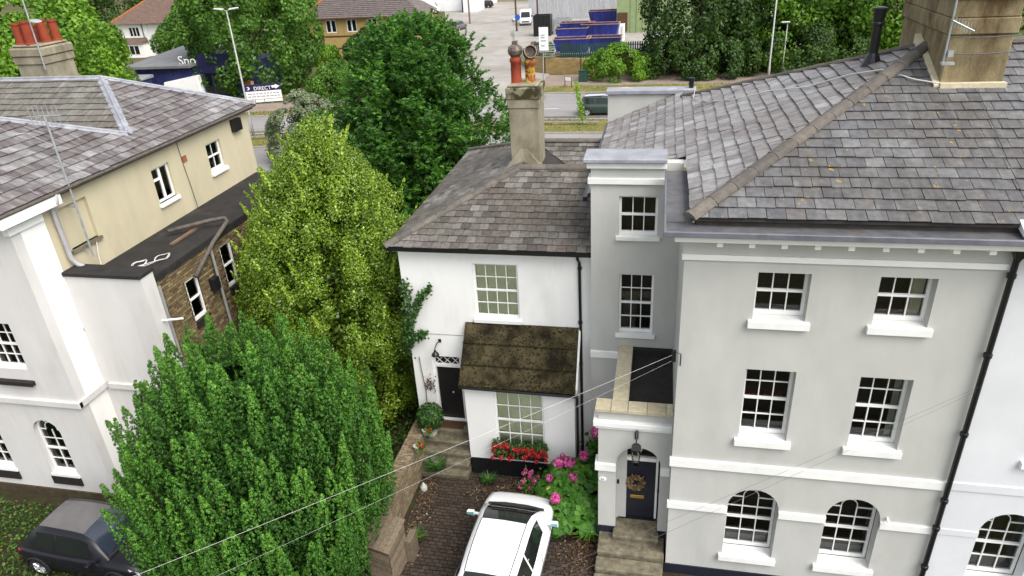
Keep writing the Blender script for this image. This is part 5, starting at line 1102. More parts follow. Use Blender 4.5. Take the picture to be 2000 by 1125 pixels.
def fern(name, label, c, n, L, mat, cat):
    t = thing(name, label, cat, c); P, Nn, T, LL = [], [], [], []
    for k in range(n):
        an = random.uniform(0, 6.28); tl = random.uniform(.3, .9); d = np.array([math.cos(an)*tl, math.sin(an)*tl, .8]); d /= np.linalg.norm(d); l = L*random.uniform(.6, 1.1)
        P.append(np.array(c)+d*l*.5); T.append(d); Nn.append(np.array([-d[0], -d[1], d[2]+.3])); LL.append(l)
    leafmesh('foliage', np.array(P), np.array(Nn), np.array(T), np.array(LL), .05, rng.random(n), mat, t)
fern('crocosmia', 'clump of long strap leaves beside the porch steps', (-1.42, 13.75, 0), 60, .95, 'leaf_mid', 'plant')
fern('fern', 'green fern beside the cottage steps', (-6.25, 15.55, .2), 160, .6, 'leaf_ivy', 'plant')
fern('seedling', 'small green plant at the foot of the black bay plinth', (-4.6, 15.45, .0), 90, .45, 'leaf_ivy', 'plant')
fern('weed_tuft', 'leafy weed growing by the garden wall near the store', (-6.05, 13.0, .0), 90, .5, 'weeds', 'plant')
iv = thing('wall_ivy', 'dark ivy branch reaching across the left of the white cottage wall', 'ivy', (-6.95, 16.6, 3.5))
ivp = [[(-7.1, 16.75, 4.0), (-6.8, 16.6, 4.9), (-6.5, 16.55, 5.55), (-6.15, 16.55, 5.95)], [(-7.15, 16.7, 3.9), (-6.75, 16.6, 4.3), (-6.45, 16.6, 4.42)], [(-7.1, 16.7, 3.6), (-6.95, 16.6, 4.6), (-6.85, 16.6, 5.5), (-6.9, 16.6, 6.1)]]
b = MB(); [b.tube(p, .018, 5) for p in ivp]; b.build('stems', 'bark', iv)
Ps = []
for p, dens, sp__ in zip(ivp, (200, 140, 110), (.055, .065, .08)):
    for a, c in zip(p, p[1:]):
        s = rng.random((dens, 1)); Ps.append(np.array(a)+(np.array(c)-np.array(a))*s+rng.normal(0, sp__, (dens, 3)))
P = np.concatenate(Ps); P[:, 1] = np.minimum(P[:, 1], 16.76); n = len(P); leafmesh('foliage', P, unit(n)+np.array([0, -1., .3]), unit(n), .10, .075, rng.random(n), 'leaf_ivy', iv)
rs = thing('climbing_rose', 'dead brown climbing stem left of the cottage door', 'climber', (-6.75, 16.75, 1.5))
b = MB(); b.tube([(-6.75, 16.76, 1.3), (-6.72, 16.76, 2.3), (-6.78, 16.75, 3.1), (-6.8, 16.76, 3.5)], .012, 5); b.tube([(-6.72, 16.76, 2.3), (-6.5, 16.72, 2.7)], .01, 5); b.build('stem', 'bark', rs)
n = 90; P = np.array([-6.52, 16.7, 2.6])+rng.normal(0, 1, (n, 3))*np.array([.08, .03, .16]); leafmesh('foliage', P, unit(n)+np.array([0, -1, 0]), unit(n), .07, .05, rng.random(n), 'litter', rs)
# dry grass on the verges
def vg():
    x = U_(-60, 25); y = U_(55.3, 59.1) if random.random() < .6 else (U_(70.3, 73.3) if x > -11 else U_(66.9, 68.5)); return (x, y+bend(x), .10)
P = np.array([vg() for _ in range(9000)]); n = len(P); P[:, 2] += .06; leafmesh('verge_grass', P, unit(n)*.5+np.array([0, -1, .2]), np.tile([0, 0, 1.], (n, 1))+unit(n)*.3, .18, .06, rng.random(n), 'grass_dry', None, 'dry yellowish grass on the road verges', 'grass', 'stuff')

# ------------------------------------------------------------ vehicles
def wheel(parent, x, y, r, w):
    s_ = 1 if y > 0 else -1
    t = MB().lathe((x, y-s_*w*.5, r), [(r*.62, 0), (r*.95, .01), (r, w*.25), (r, w*.75), (r*.95, w-.01), (r*.62, w), (r*.62, 0)], 20, (0, s_, 0)).build('wheel', 'tyre', parent, smooth=False)
    b = MB(); b.lathe((x, y-s_*w*.4, r), [(r*.66, 0), (r*.66, w*.85), (r*.60, w*.86), (r*.56, w*.62), (.02, w*.62)], 18, (0, s_, 0))
    for k in range(5):
        an = 2*math.pi*k/5; e = Vector((math.cos(an), 0, math.sin(an)))
        b.tube([Vector((x, y+s_*w*.32, r))+e*.03, Vector((x, y+s_*w*.38, r))+e*r*.62], r*.10, 5)
    b.build('rim', 'rim', t)
def car(name, label, loc, rz, L, Wd, Hh, paint, roofpaint=None, screen='car_glass', wr=.31, mirror='mirror_blue', boot=.06, hood=.26, wb=.80, group=None, rake=.17, detail=True, rack=False):
    t = thing(name, label, 'car', (0, 0, 0), group); h2 = Wd/2; roofpaint = roofpaint or paint
    zs = Hh*.60; zl = Hh*.12
    # lower body: loft of cross sections
    st_ = [(-.5, .74, .30, .48), (-.485, .88, .20, .55), (-.44, .96, .14, .60), (-.30, .995, .12, .615), (-.1, 1.0, .12, .605), (.12, 1.0, .12, .60), (.26, .995, .12, .595), (.36, .97, .12, .555), (.44, .92, .14, .505), (.485, .82, .20, .43), (.5, .66, .28, .38)]
    b = MB(); rings = []
    for f, w, a, c in st_:
        x = f*L; w *= h2; a *= Hh; c *= Hh; mz = (a+c)/2
        half = [(0, a), (w*.80, a), (w*.97, a+.06*Hh), (w, mz), (w*.985, c-.09*Hh), (w*.93, c-.025*Hh), (w*.80, c), (w*.4, c+.012*Hh), (0, c+.016*Hh)]
        rings.append([(x, y, z) for y, z in half]+[(x, -y, z) for y, z in reversed(half[1:-1])])
    k = len(rings[0]); b.add([p for r_ in rings for p in r_], [(i*k+j, i*k+(j+1) % k, (i+1)*k+(j+1) % k, (i+1)*k+j) for i in range(len(rings)-1) for j in range(k)]+[tuple(range(k-1, -1, -1)), tuple(range((len(rings)-1)*k, len(rings)*k))])
    body = b.build('body', paint, t, smooth=True)
    # greenhouse
    xw0, xw1, xr1, xr0 = (.5-hood)*L, (.5-hood-rake)*L, (-.5+boot+.06)*L, (-.5+boot*.35)*L
    top = [(xw0, zs-.012, .84, .80), ((xw0*2+xw1)/3, zs+(Hh-zs)*.44, .85, .765), ((xw0+xw1*2)/3, zs+(Hh-zs)*.80, .86, .72), (xw1, Hh*.975, .87, .68), (xw1*.75+xr1*.25, Hh*.998, .88, .675), ((xw1+xr1)/2, Hh, .88, .67), (xw1*.2+xr1*.8, Hh*.99, .87, .65), (xr1, Hh*.965, .85, .63), ((xr0+xr1)/2, zs+(Hh-zs)*.55, .84, .70), (xr0, zs, .82, .78)]
    def sec(x, zt, wb_, wt):
        wb_, wt = wb_*h2*1.06, wt*h2; zb = zs-.01
        return [(x, wb_, zb), (x, wb_+(wt-wb_)*.5, zb+(zt-zb)*.52), (x, wt+.01, zb+(zt-zb)*.93), (x, wt-.05*Wd, zt), (x, wt*.45, zt+.010*Hh), (x, 0, zt+.014*Hh)]
    S = [sec(*q) for q in top]; mir = lambda p: (p[0], -p[1], p[2])
    def patch(nm, i0, i1, mat, j0=3, par=t):
        q = MB(); rows = []
        for i in range(i0, i1+1):
            r_ = S[i][j0:]; rows.append(list(r_)+[mir(p) for p in reversed(r_[:-1])])
        k = len(rows[0]); q.add([p for r_ in rows for p in r_], [(i*k+j, i*k+j+1, (i+1)*k+j+1, (i+1)*k+j) for i in range(len(rows)-1) for j in range(k-1)]); return q.build(nm, mat, par, smooth=True, recalc=False)
    patch('windscreen', 0, 3, screen); patch('roof', 3, 7, roofpaint); patch('rear_window', 7, 9, 'car_glass')
    for s_ in (1, -1):
        q = MB(); f_ = (lambda p: p) if s_ > 0 else mir
        q.add([f_(p) for r_ in S for p in r_[:4]], [(i*4+j, i*4+j+1, (i+1)*4+j+1, (i+1)*4+j) for i in range(len(S)-1) for j in range(3)]); sp = q.build('side_frame', paint, t, smooth=True, recalc=False)
        # side windows, 6 mm proud of the frame
        def onside(x, v):
            for i in range(len(top)-1):
                if top[i][0] >= x >= top[i+1][0]:
                    tt = (top[i][0]-x)/(top[i][0]-top[i+1][0]); A = [Vector(S[i][j]).lerp(Vector(S[i+1][j]), tt) for j in range(3)]
                    p = A[0].lerp(A[1], v*2) if v < .5 else A[1].lerp(A[2], (v-.5)*2)
                    p = Vector((p.x, p.y+.008, p.z)); return f_(tuple(p))
            return f_(S[-1][0])
        xb = (xw1+xr1)/2-.02*L
        for (xa, xc, sl0, sl1) in ((xb+.03, xw1+.30*(xw0-xw1), 0, 1), (xr1+.02, xb-.03, 1, 0)):
            nn = 8; pts = []
            for i in range(nn+1):
                x = xa+(xc-xa)*i/nn; vt = .90
                if sl0 and x > xw1: vt = .90*(1-(x-xw1)/(xw0-xw1)*1.15)
                pts += [onside(x, .12), onside(x, max(.16, vt))]
            MB().add(pts, [(2*i, 2*i+2, 2*i+3, 2*i+1) for i in range(nn)]).build('side_window', 'car_glass', t, smooth=True, recalc=False)
        if detail:
            mx_ = xw1+.62*(xw0-xw1); b = MB(); yb = h2*.90
            mb = MB(); c = Vector((mx_, s_*(h2+.13), zs+.05)); mb.hexa([c+Vector(p) for p in ((-.07, -.11, -.07), (.05, -.10, -.06), (.05, .09, -.05), (-.07, .11, -.05))], [c+Vector(p) for p in ((-.07, -.11, .08), (.03, -.09, .07), (.03, .08, .06), (-.07, .10, .06))]); mb.hexa([(mx_-.03, s_*yb, zs-.03), (mx_+.05, s_*yb, zs-.03), (mx_+.04, s_*(h2+.06), zs+.0), (mx_-.03, s_*(h2+.06), zs+.0)], [(mx_-.03, s_*yb, zs+.03), (mx_+.05, s_*yb, zs+.03), (mx_+.04, s_*(h2+.06), zs+.04), (mx_-.03, s_*(h2+.06), zs+.04)]); mo = mb.build('wing_mirror', paint, t, bev=.012)
            MB().add([c+Vector(p) for p in ((-.074, -.09, -.05), (-.074, .09, -.035), (-.074, .085, .045), (-.074, -.09, .06))], [(0, 1, 2, 3)]).build('mirror_glass', mirror, mo, recalc=False)
            MB().add([f_(p) for p in ((xw1, top[3][3]*h2-.045*Wd, Hh*.978+.004), (xw1, top[3][3]*h2-.065*Wd, Hh*.980+.006), (0*L+.0, 0, 0), )], [(0, 1, 2)]) if False else None
            rl = [Vector(f_(S[i][3]))+Vector((0, 0, .004)) for i in range(3, 8)]; MB().tube(rl, .011, 5).build('roof_seam', 'plastic_black', t)
            gr = [Vector(f_((f*L, h2*.99*w, zz*Hh))) for f, w, zz in ((.30, 1.0, .38), (.0, 1.012, .40), (-.32, 1.008, .41))]; MB().tube(gr, .012, 4).build('door_moulding', paint, t)
            for xx in (.22, -.04, -.30): MB().tube([f_((xx*L, h2*1.004, .2*Hh)), f_((xx*L, h2*1.006, .40*Hh)), f_((xx*L, h2*.97, .57*Hh))], .006, 4).build('door_gap', 'plastic_black', t)
        for xx in (.5-.19, -.5+.18):
            wheel(t, xx*L, s_*(h2-.10), wr, .2); an = [math.pi*i/10 for i in range(11)]
            arch_ = [(xx*L+(wr+.05)*math.cos(a), s_*(h2*1.004), wr+(wr+.05)*math.sin(a)) for a in an]; MB().tube(arch_, .022, 5).build('wheel_arch', 'plastic_black', t)
        MB().hexa([(-.498*L, s_*h2*.58, .40*Hh), (-.47*L, s_*h2*.90, .40*Hh), (-.44*L, s_*h2*.965, .40*Hh), (-.46*L, s_*h2*.5, .40*Hh)], [(-.488*L, s_*h2*.62, .53*Hh), (-.46*L, s_*h2*.90, .56*Hh), (-.43*L, s_*h2*.93, .56*Hh), (-.45*L, s_*h2*.5, .56*Hh)]).build('tail_light', 'lamp_red', t)
        MB().hexa([(.488*L, s_*h2*.55, .36*Hh), (.47*L, s_*h2*.86, .36*Hh), (.43*L, s_*h2*.92, .38*Hh), (.45*L, s_*h2*.5, .38*Hh)], [(.475*L, s_*h2*.55, .425*Hh), (.455*L, s_*h2*.86, .44*Hh), (.40*L, s_*h2*.90, .50*Hh), (.43*L, s_*h2*.5, .48*Hh)]).build('headlight', 'lamp_clear', t)
        if rack: MB().tube([(xw1*.9, s_*h2*.60, Hh*1.0), (0, s_*h2*.60, Hh*1.035), (xr1, s_*h2*.58, Hh*.985)], .025, 6).build('roof_rail', 'plastic_black', t)
    if detail:
        wbx = xw0-.02; MB().tube([(wbx, -h2*.76, zs+.02), (wbx+.05, -h2*.3, zs+.03), (wbx+.05, h2*.3, zs+.03), (wbx, h2*.76, zs+.02)], .05, 6).build('scuttle', 'plastic_black', t)
        for yy in (-.3, .35): MB().tube([(wbx-.01, yy*Wd, zs+.07), (wbx-.12, (yy+.25 if yy < 0 else yy-.28)*Wd, zs+.14)], .012, 4).build('wiper', 'plastic_black', t)
    MB().tube([(.497*L, -h2*.5, .22*Hh), (.502*L, 0, .22*Hh), (.497*L, h2*.5, .22*Hh)], .04, 6).build('grille', 'plastic_black', t)
    t.location = loc; t.rotation_euler = (0, 0, rz); return t
car('white_car', 'white hatchback parked on the brick driveway', (-3.42, 12.42, .03), R(87.5), 4.1, 1.98, 1.66, 'car_white', hood=.205, rake=.275, wr=.33)
car('dark_car', 'dusty dark hatchback parked beside the villa', (-14.35, 11.2, .03), R(-2), 3.95, 1.78, 1.46, 'car_dark', roofpaint='car_dusty', screen='car_glass_sun', hood=.25, rake=.19, mirror='rim', boot=.13)
car('green_car', 'dark green crossover driving on the main road', (-4.9, 61.6, .02), R(2), 4.5, 1.85, 1.62, 'car_green', roofpaint='car_silver', rack=True, detail=True, wr=.36)
car('black_car', 'black hatchback parked far up the side road', (-38.6, 158, .03), R(176), 4.2, 1.8, 1.5, 'car_dark', detail=False)
car('grey_car', 'dark grey car parked half hidden at the side of the side road', (-34.5, 122, .03), R(80), 4.2, 1.8, 1.5, 'car_dusty', detail=False)
# white pickup facing the camera at the yard entrance
vn = thing('white_van', 'white van parked at the skip yard entrance', 'van', (0, 0, 0))
b = MB(); prof = [(-2.4, .35), (2.15, .35), (2.3, .55), (2.28, .95), (1.5, 1.22), (.75, 2.1), (.5, 2.25), (-2.35, 2.25), (-2.42, 1.2)]
b.prism([(x, -.95, z) for x, z in prof], (0, 1.9, 0)); b.build('body', 'car_white', vn, bev=.04)
MB().add([(1.52, -.80, 1.26), (1.52, .80, 1.26), (.80, .72, 2.08), (.80, -.72, 2.08)], [(0, 1, 2, 3)]).build('windscreen', 'car_glass', vn, recalc=False); MB().box(2.285, 2.32, -.6, .6, .6, .78).build('grille', 'plastic_black', vn)
for s_ in (1, -1):
    for xx in (1.45, -1.5): wheel(vn, xx, s_*.86, .34, .2)
    MB().box(1.2, 1.35, s_*.98, s_*1.2, 1.3, 1.6).build('wing_mirror', 'plastic_black', vn); MB().box(2.24, 2.31, s_*.62, s_*.88, .8, .98).build('headlight', 'lamp_clear', vn)
    MB().add([(1.3, s_*.955, 1.3), (.2, s_*.955, 1.3), (.2, s_*.955, 2.0), (.72, s_*.955, 2.0)], [(0, 1, 2, 3)]).build('side_window', 'car_glass', vn, recalc=False)
vn.location = (-23.6, 126.5, .03); vn.rotation_euler = (0, 0, R(-82))
for x, y, a, lb in ((-49, 150, 10, 'white box van left of the white shed in the far lane'), (-58, 152, 4, 'white box van farthest left in the far lane')):
    t = thing('box_van', lb, 'van', (0, 0, 0), 'white box vans in the far lane'); MB().box(-2.6, 1.2, -1.1, 1.1, .6, 3.0).build('box_body', 'car_white', t, bev=.05)
    MB().prism([(p, -1.0, z) for p, z in ((1.25, .5), (2.9, .5), (2.95, 1.2), (2.4, 1.35), (1.9, 2.2), (1.25, 2.25))], (0, 2.0, 0)).build('cab', 'car_white', t, bev=.04); MB().add([(2.42, -.85, 1.4), (2.42, .85, 1.4), (1.95, .8, 2.15), (1.95, -.8, 2.15)], [(0, 1, 2, 3)]).build('windscreen', 'car_glass', t, recalc=False)
    for s_ in (1, -1):
        for xx in (2.1, -1.6): wheel(t, xx, s_*.95, .4, .25)
    t.location = (x, y, .03); t.rotation_euler = (0, 0, R(a))

# ------------------------------------------------------------ street furniture and the far side of the road
lp = thing('street_lamp', 'tall grey twin-armed street lamp beside the villa roof', 'street lamp', (-33.9, 53.5, 0))
MB().tube([(-33.9, 53.5, 0), (-33.9, 53.5, 1.4), (-33.86, 53.5, 1.42), (-33.84, 53.5, 10.25)], [.12, .11, .085, .055], 10).build('column', 'steel_pole', lp, smooth=True)
for s_ in (-1, 1):
    MB().tube([(-33.84, 53.5, 10.2), (-33.84+s_*.35, 53.5, 10.36)], .035, 6).build('arm', 'steel_pole', lp)
    MB().hexa([(-33.84+s_*.3, 53.35, 10.30), (-33.84+s_*1.05, 53.4, 10.40), (-33.84+s_*1.05, 53.6, 10.40), (-33.84+s_*.3, 53.65, 10.30)], [(-33.84+s_*.3, 53.38, 10.42), (-33.84+s_*1.0, 53.42, 10.48), (-33.84+s_*1.0, 53.58, 10.48), (-33.84+s_*.3, 53.62, 10.42)]).build('lamp_head', 'lamp_clear', lp)
for x, y, h, r, lb in ((10.2, 75.4, 10, .09, 'tall pale lamp column in front of the wood'), (11.6, 76.4, 5.2, .06, 'shorter dark column beside the tall lamp column')):
    t = thing('lamp_column', lb, 'lamp column', (x, y, 0)); MB().tube([(x, y, 0), (x, y, 1.2), (x, y, 1.25), (x, y, h)], [r*1.5, r*1.4, r, r*.7], 8).build('column', 'steel_pole', t, smooth=True); MB().box(x-.6, x+.2, y-.15, y+.15, h, h+.12).build('lamp_head', 'lamp_clear', t, bev=.03)
sg = thing('roadside_sign', 'navy and white shop sign with arrow beside the hornbeam', 'sign', (-40.5, 67.4, 0))
a, b_ = Vector((-42.25, 66.9, 0)), Vector((-38.8, 68.0, 0)); u = (b_-a).normalized(); nrm = Vector((u.y, -u.x, 0))
def sboard(nm, f0, f1, z0, z1, mat, off, par):
    p, q = a.lerp(b_, f0)+nrm*off, a.lerp(b_, f1)+nrm*off; tz = Vector((0, 0, 1)); MB().hexa([p+tz*z0, q+tz*z0, q+nrm*.03+tz*z0, p+nrm*.03+tz*z0], [p+tz*z1, q+tz*z1, q+nrm*.03+tz*z1, p+nrm*.03+tz*z1]).build(nm, mat, par)
sboard('header_board', 0, 1, 1.25, 1.95, 'sign_navy', 0, sg); sboard('panel', 0, 1, .45, 1.249, 'sign_white', .0, sg)
for f0, f1 in ((0, .22), (.24, .48), (.50, 1.0)): sboard('lower_panel', f0, f1, .12, .40, 'sign_white', 0, sg)
for f in (.02, .35, .68, .98):
    p = a.lerp(b_, f)-nrm*.06; MB().tube([p, p+Vector((0, 0, 1.95))], .05, 6).build('post', 'steel_pole', sg)
lettering(sg, 'DIRECT', .52, a.lerp(b_, .25)+nrm*.045+Vector((0, 0, 1.36)), u, 'sign_white')
cres = [(.10+.045*math.cos(x), .045*math.sin(x)) for x in [R(q) for q in range(-150, 151, 25)]]+[(.085+.028*math.cos(x), .028*math.sin(x)) for x in [R(q) for q in range(120, -121, -30)]]
MB().add([a.lerp(b_, f)+nrm*.05+Vector((0, 0, 1.58+z*3.6)) for f, z in cres], [tuple(range(len(cres)))]).build('emblem', 'sign_white', sg, recalc=False)
arw = [(.76, -.12), (.86, -.12), (.86, -.24), (.985, .02), (.86, .24), (.86, .12), (.76, .12)]; MB().add([a.lerp(b_, f)+nrm*.05+Vector((0, 0, 1.62+z)) for f, z in arw], [tuple(range(len(arw)))]).build('arrow', 'sign_white', sg, recalc=False)
for z in (1.0, .72):
    ff = .06
    while ff < .92:
        w = random.uniform(.05, .13); sboard('text_line', ff, min(.94, ff+w), z-.06, z+.06, 'sign_grey', .012, sg); ff += w+.025
# low wall and timber fence behind the sign
lw_ = thing('roadside_wall', 'long brown brick wall behind the villa roof and the sign', 'wall', (-52, 71, 0))
wp = [(-75, 79.5), (-60, 77.0), (-50, 74.2), (-43, 69.8)]
for (xa, ya), (xb, yb) in zip(wp, wp[1:]):
    d = Vector((xb-xa, yb-ya, 0)); n_ = Vector((d.y, -d.x, 0)).normalized()*.15; p, q = Vector((xa, ya, 0)), Vector((xb, yb, 0)); z1 = Vector((0, 0, 1.7))
    MB().hexa([p-n_, q-n_, q+n_, p+n_], [p-n_+z1, q-n_+z1, q+n_+z1, p+n_+z1]).build('wall_panel', 'brick_yellow_wall', lw_); z2 = Vector((0, 0, 1.8)); MB().hexa([p-n_*1.3+z1, q-n_*1.3+z1, q+n_*1.3+z1, p+n_*1.3+z1], [p-n_*1.3+z2, q-n_*1.3+z2, q+n_*1.3+z2, p+n_*1.3+z2]).build('coping', 'tile_ridge', lw_)
# crash barrier on the near verge
gb = thing('guard_rail', 'low pale guard rail along the near verge', 'barrier', (-15, 58.9, 0))
for k in range(24):
    x = -52+k*2.4; y = 59.0+bend(x); MB().box(x, x+.1, y, y+.1, .1, .42).build('post', 'steel_pole', gb)
rl = [(-52+k*4, 58.97+bend(-52+k*4), .30) for k in range(14)]
for (p, q) in zip(rl, rl[1:]): p, q = Vector(p), Vector(q); MB().hexa([p, q, q+Vector((0, .05, 0)), p+Vector((0, .05, 0))], [p+Vector((0, -.03, .16)), q+Vector((0, -.03, .16)), q+Vector((0, .05, .16)), p+Vector((0, .05, .16))]).build('rail', 'kerb', gb)
rt = thing('timber_rail', 'long pale timber rail lying low on the near verge', 'rail', (-15, 57.4, 0))
rl = [(-50+k*4.5, 57.4+bend(-50+k*4.5), .28) for k in range(11)]
for (p, q) in zip(rl, rl[1:]): p, q = Vector(p), Vector(q); MB().hexa([p, q, q+Vector((0, .14, 0)), p+Vector((0, .14, 0))], [p+Vector((0, 0, .12)), q+Vector((0, 0, .12)), q+Vector((0, .14, .12)), p+Vector((0, .14, .12))]).build('rail', 'kerb', rt); MB().box(p.x, p.x+.12, p.y+.01, p.y+.13, .1, .28).build('post', 'wood_fence', rt)
# banner pole
bp = thing('banner_pole', 'white banner on a thin pole behind the cottage chimney', 'banner', (-10.1, 60.7, 0))
MB().tube([(-10.1, 60.7, 0), (-9.93, 60.7, 7.4)], .05, 8).build('pole', 'steel_pole', bp); MB().box(-10.28, -9.5, 60.62, 60.65, 5.55, 7.4).build('banner', 'sign_white', bp); MB().box(-10.4, -9.35, 60.6, 60.66, 5.42, 5.5).build('crossbar', 'steel_pole', bp)
for z in (6.75, 6.55, 6.3, 5.9): MB().box(-10.12, -10.12+random.uniform(.25, .45), 60.60, 60.618, z, z+.08).build('print_line', 'sign_grey', bp)
kp = thing('keep_sign', 'small blue and white road sign by the cottage chimney', 'road sign', (-10.9, 63.0, 0)); MB().tube([(-10.9, 63, 0), (-10.9, 63, 2.0)], .04, 6).build('post', 'steel_pole', kp); MB().box(-11.12, -10.68, 62.9, 62.94, 1.2, 2.1).build('plate', 'sign_blue', kp); MB().box(-11.02, -10.78, 62.88, 62.898, 1.5, 1.75).build('symbol', 'sign_white', kp)
cb_ = thing('street_cabinet', 'dark green telecom cabinet beside the shrub', 'cabinet', (-8.25, 75.4, 0)); MB().box(-8.7, -7.8, 75.15, 75.6, .09, 1.2).build('body', 'fence_green', cb_, bev=.02); MB().box(-8.74, -7.76, 75.1, 75.65, 1.2, 1.26).build('lid', 'fence_green', cb_); MB().box(-8.26, -8.24, 75.13, 75.148, .2, 1.15).build('door_gap', 'plastic_black', cb_)
sn = thing('street_nameplate', 'white street nameplate on two dark posts in the verge', 'street sign', (-9.5, 72.7, 0)); MB().hexa([(-9.82, 72.85, .75), (-9.16, 72.55, .75), (-9.16, 72.59, .75), (-9.82, 72.89, .75)], [(-9.82, 72.85, 1.05), (-9.16, 72.55, 1.05), (-9.16, 72.59, 1.05), (-9.82, 72.89, 1.05)]).build('plate', 'sign_white', sn)
for x, y in ((-9.84, 72.88), (-9.14, 72.58)): MB().box(x-.04, x+.04, y, y+.08, .1, 1.08).build('post', 'brown_band', sn)
# yard wall and green fence, curving in at the entrance
yw_ = thing('yard_wall', 'yellow brick retaining wall below the green yard fence', 'wall', (-9, 80, 0)); wp = [(-17.6, 88.5), (-16.2, 84.8), (-14.6, 82.0), (-13.2, 80.9), (-9.0, 79.6), (-3, 80.4), (8, 81)]
fc = thing('green_fence', 'dark green palisade fence on top of the yard wall', 'fence', (-9, 81, 1.5))
for i, ((xa, ya), (xb, yb)) in enumerate(zip(wp, wp[1:])):
    p, q = Vector((xa, ya, 0)), Vector((xb, yb, 0)); d = q-p; n_ = Vector((d.y, -d.x, 0)).normalized()
    hz_ = 1.72 if i >= 2 else .5; z1 = Vector((0, 0, hz_)); MB().hexa([p, q, q-n_*.3, p-n_*.3], [p+z1, q+z1, q-n_*.3+z1, p-n_*.3+z1]).build('wall_panel', 'brick_yellow_wall', yw_)
    if i >= 2: MB().hexa([p+n_*.06, p+n_*.06+d.normalized()*.12, p-n_*.1+d.normalized()*.12, p-n_*.1], [p+n_*.06+z1, p+n_*.06+d.normalized()*.12+z1, p-n_*.1+d.normalized()*.12+z1, p-n_*.1+z1]).build('pier', 'dark_mortar', yw_)
    np_ = max(2, int(d.length/.24)); mt_ = 'fence_pale' if i == 0 else 'fence_green'
    for k in range(np_):
        if i == 3 and k < 8: continue
        c = p+d*((k+.5)/np_)-n_*.15; w_ = d.normalized()*(.088 if i > 0 else .06); z0, z1_ = Vector((0, 0, hz_+.05)), Vector((0, 0, hz_+1.55)); th = n_*.02
        MB().hexa([c-w_+z0, c+w_+z0, c+w_+th+z0, c-w_+th+z0], [c-w_*.8+z1_, c+w_*.8+z1_, c+w_*.8+th+z1_, c-w_*.8+th+z1_]).build('pale', mt_, fc)
    if i == 3:
        for k in range(6):
            zz = hz_+.15+k*.25; MB().box(-13.2, -11.9, 80.55, 80.62, zz, zz+.09).build('slat', 'fence_pale', fc)
    for zz in (.35, 1.2):
        z0 = Vector((0, 0, hz_+zz)); MB().hexa([p-n_*.2+z0, q-n_*.2+z0, q-n_*.16+z0, p-n_*.16+z0], [p-n_*.2+z0+Vector((0, 0, .08)), q-n_*.2+z0+Vector((0, 0, .08)), q-n_*.16+z0+Vector((0, 0, .08)), p-n_*.16+z0+Vector((0, 0, .08))]).build('fence_rail', mt_, fc)
# skips
def skip(x, y, z, L, w, h, lb, rz=0):
    t = thing('skip', lb, 'skip', (0, 0, 0), 'blue skips in the yard'); s_ = .35*L
    pr = [(-L/2+.45, 0), (L/2-.45, 0), (L/2, h), (-L/2, h)]; b = MB()
    for yy in (-w/2, w/2-.05): b.prism([(px, yy, pz) for px, pz in pr], (0, .05, 0))
    b.add([(-L/2+.45, -w/2, .03), (L/2-.45, -w/2, .03), (L/2-.45, w/2, .03), (-L/2+.45, w/2, .03)], [(0, 1, 2, 3)]); b.add([(L/2-.45, -w/2, 0), (L/2, -w/2, h), (L/2, w/2, h), (L/2-.45, w/2, 0)], [(0, 1, 2, 3)]); b.add([(-L/2+.45, -w/2, 0), (-L/2, -w/2, h), (-L/2, w/2, h), (-L/2+.45, w/2, 0)], [(0, 1, 2, 3)])
    b.build('body', 'skip_blue', t, recalc=False)
    r_ = MB(); r_.box(-L/2-.03, L/2+.03, -w/2-.06, -w/2+.06, h-.04, h+.05); r_.box(-L/2-.03, L/2+.03, w/2-.06, w/2+.06, h-.04, h+.05); r_.box(-L/2-.06, -L/2+.06, -w/2+.06, w/2-.06, h-.04, h+.05); r_.box(L/2-.06, L/2+.06, -w/2+.06, w/2-.06, h-.04, h+.05); r_.build('rim', 'skip_edge', t)
    for k in range(5): px = -L/2+.8+k*(L-1.6)/4; MB().box(px-.05, px+.05, -w/2-.07, -w/2-.002, .1, h-.05).build('rib', 'skip_blue', t)
    ru = MB(); n = 12
    for k in range(n): c = (random.uniform(-L*.4, L*.4), random.uniform(-w*.35, w*.35), h*.75); q = random.uniform(.15, .45); ru.hexa([(c[0]-q, c[1]-q*.6, c[2]-.3), (c[0]+q, c[1]-q*.5, c[2]-.3), (c[0]+q*.8, c[1]+q*.7, c[2]-.3), (c[0]-q*.9, c[1]+q*.6, c[2]-.3)], [(c[0]-q*.7, c[1]-q*.5, c[2]+q*.3), (c[0]+q*.8, c[1]-q*.4, c[2]+q*.6), (c[0]+q*.6, c[1]+q*.5, c[2]+q*.5), (c[0]-q*.6, c[1]+q*.5, c[2]+q*.2)], random.random())
    ru.build('rubble', 'wood_old', t); t.location = (x, y, z); t.rotation_euler = (0, 0, R(rz))
skip(-11.4, 92, .6, 4.6, 2.2, 1.65, 'blue skip nearest the green fence, left of the front pair', 2); skip(-7.4, 92.5, .6, 4.2, 2.2, 1.65, 'blue skip nearest the green fence, right of the front pair', -2)
skip(-12.4, 100, .9, 4.4, 2.2, 1.6, 'blue skip in the second row, left one', 3); skip(-8.6, 101, .9, 5.0, 2.3, 1.9, 'blue skip in the second row, right one', -3); skip(-9.3, 118, .7, 5.2, 2.3, 2.0, 'blue skip at the back against the grey fence', 0)
skip(-12.2, 101.6, 1.9, 4.0, 2.0, 1.1, 'upper blue skip stacked on the left one of the second row', 0)
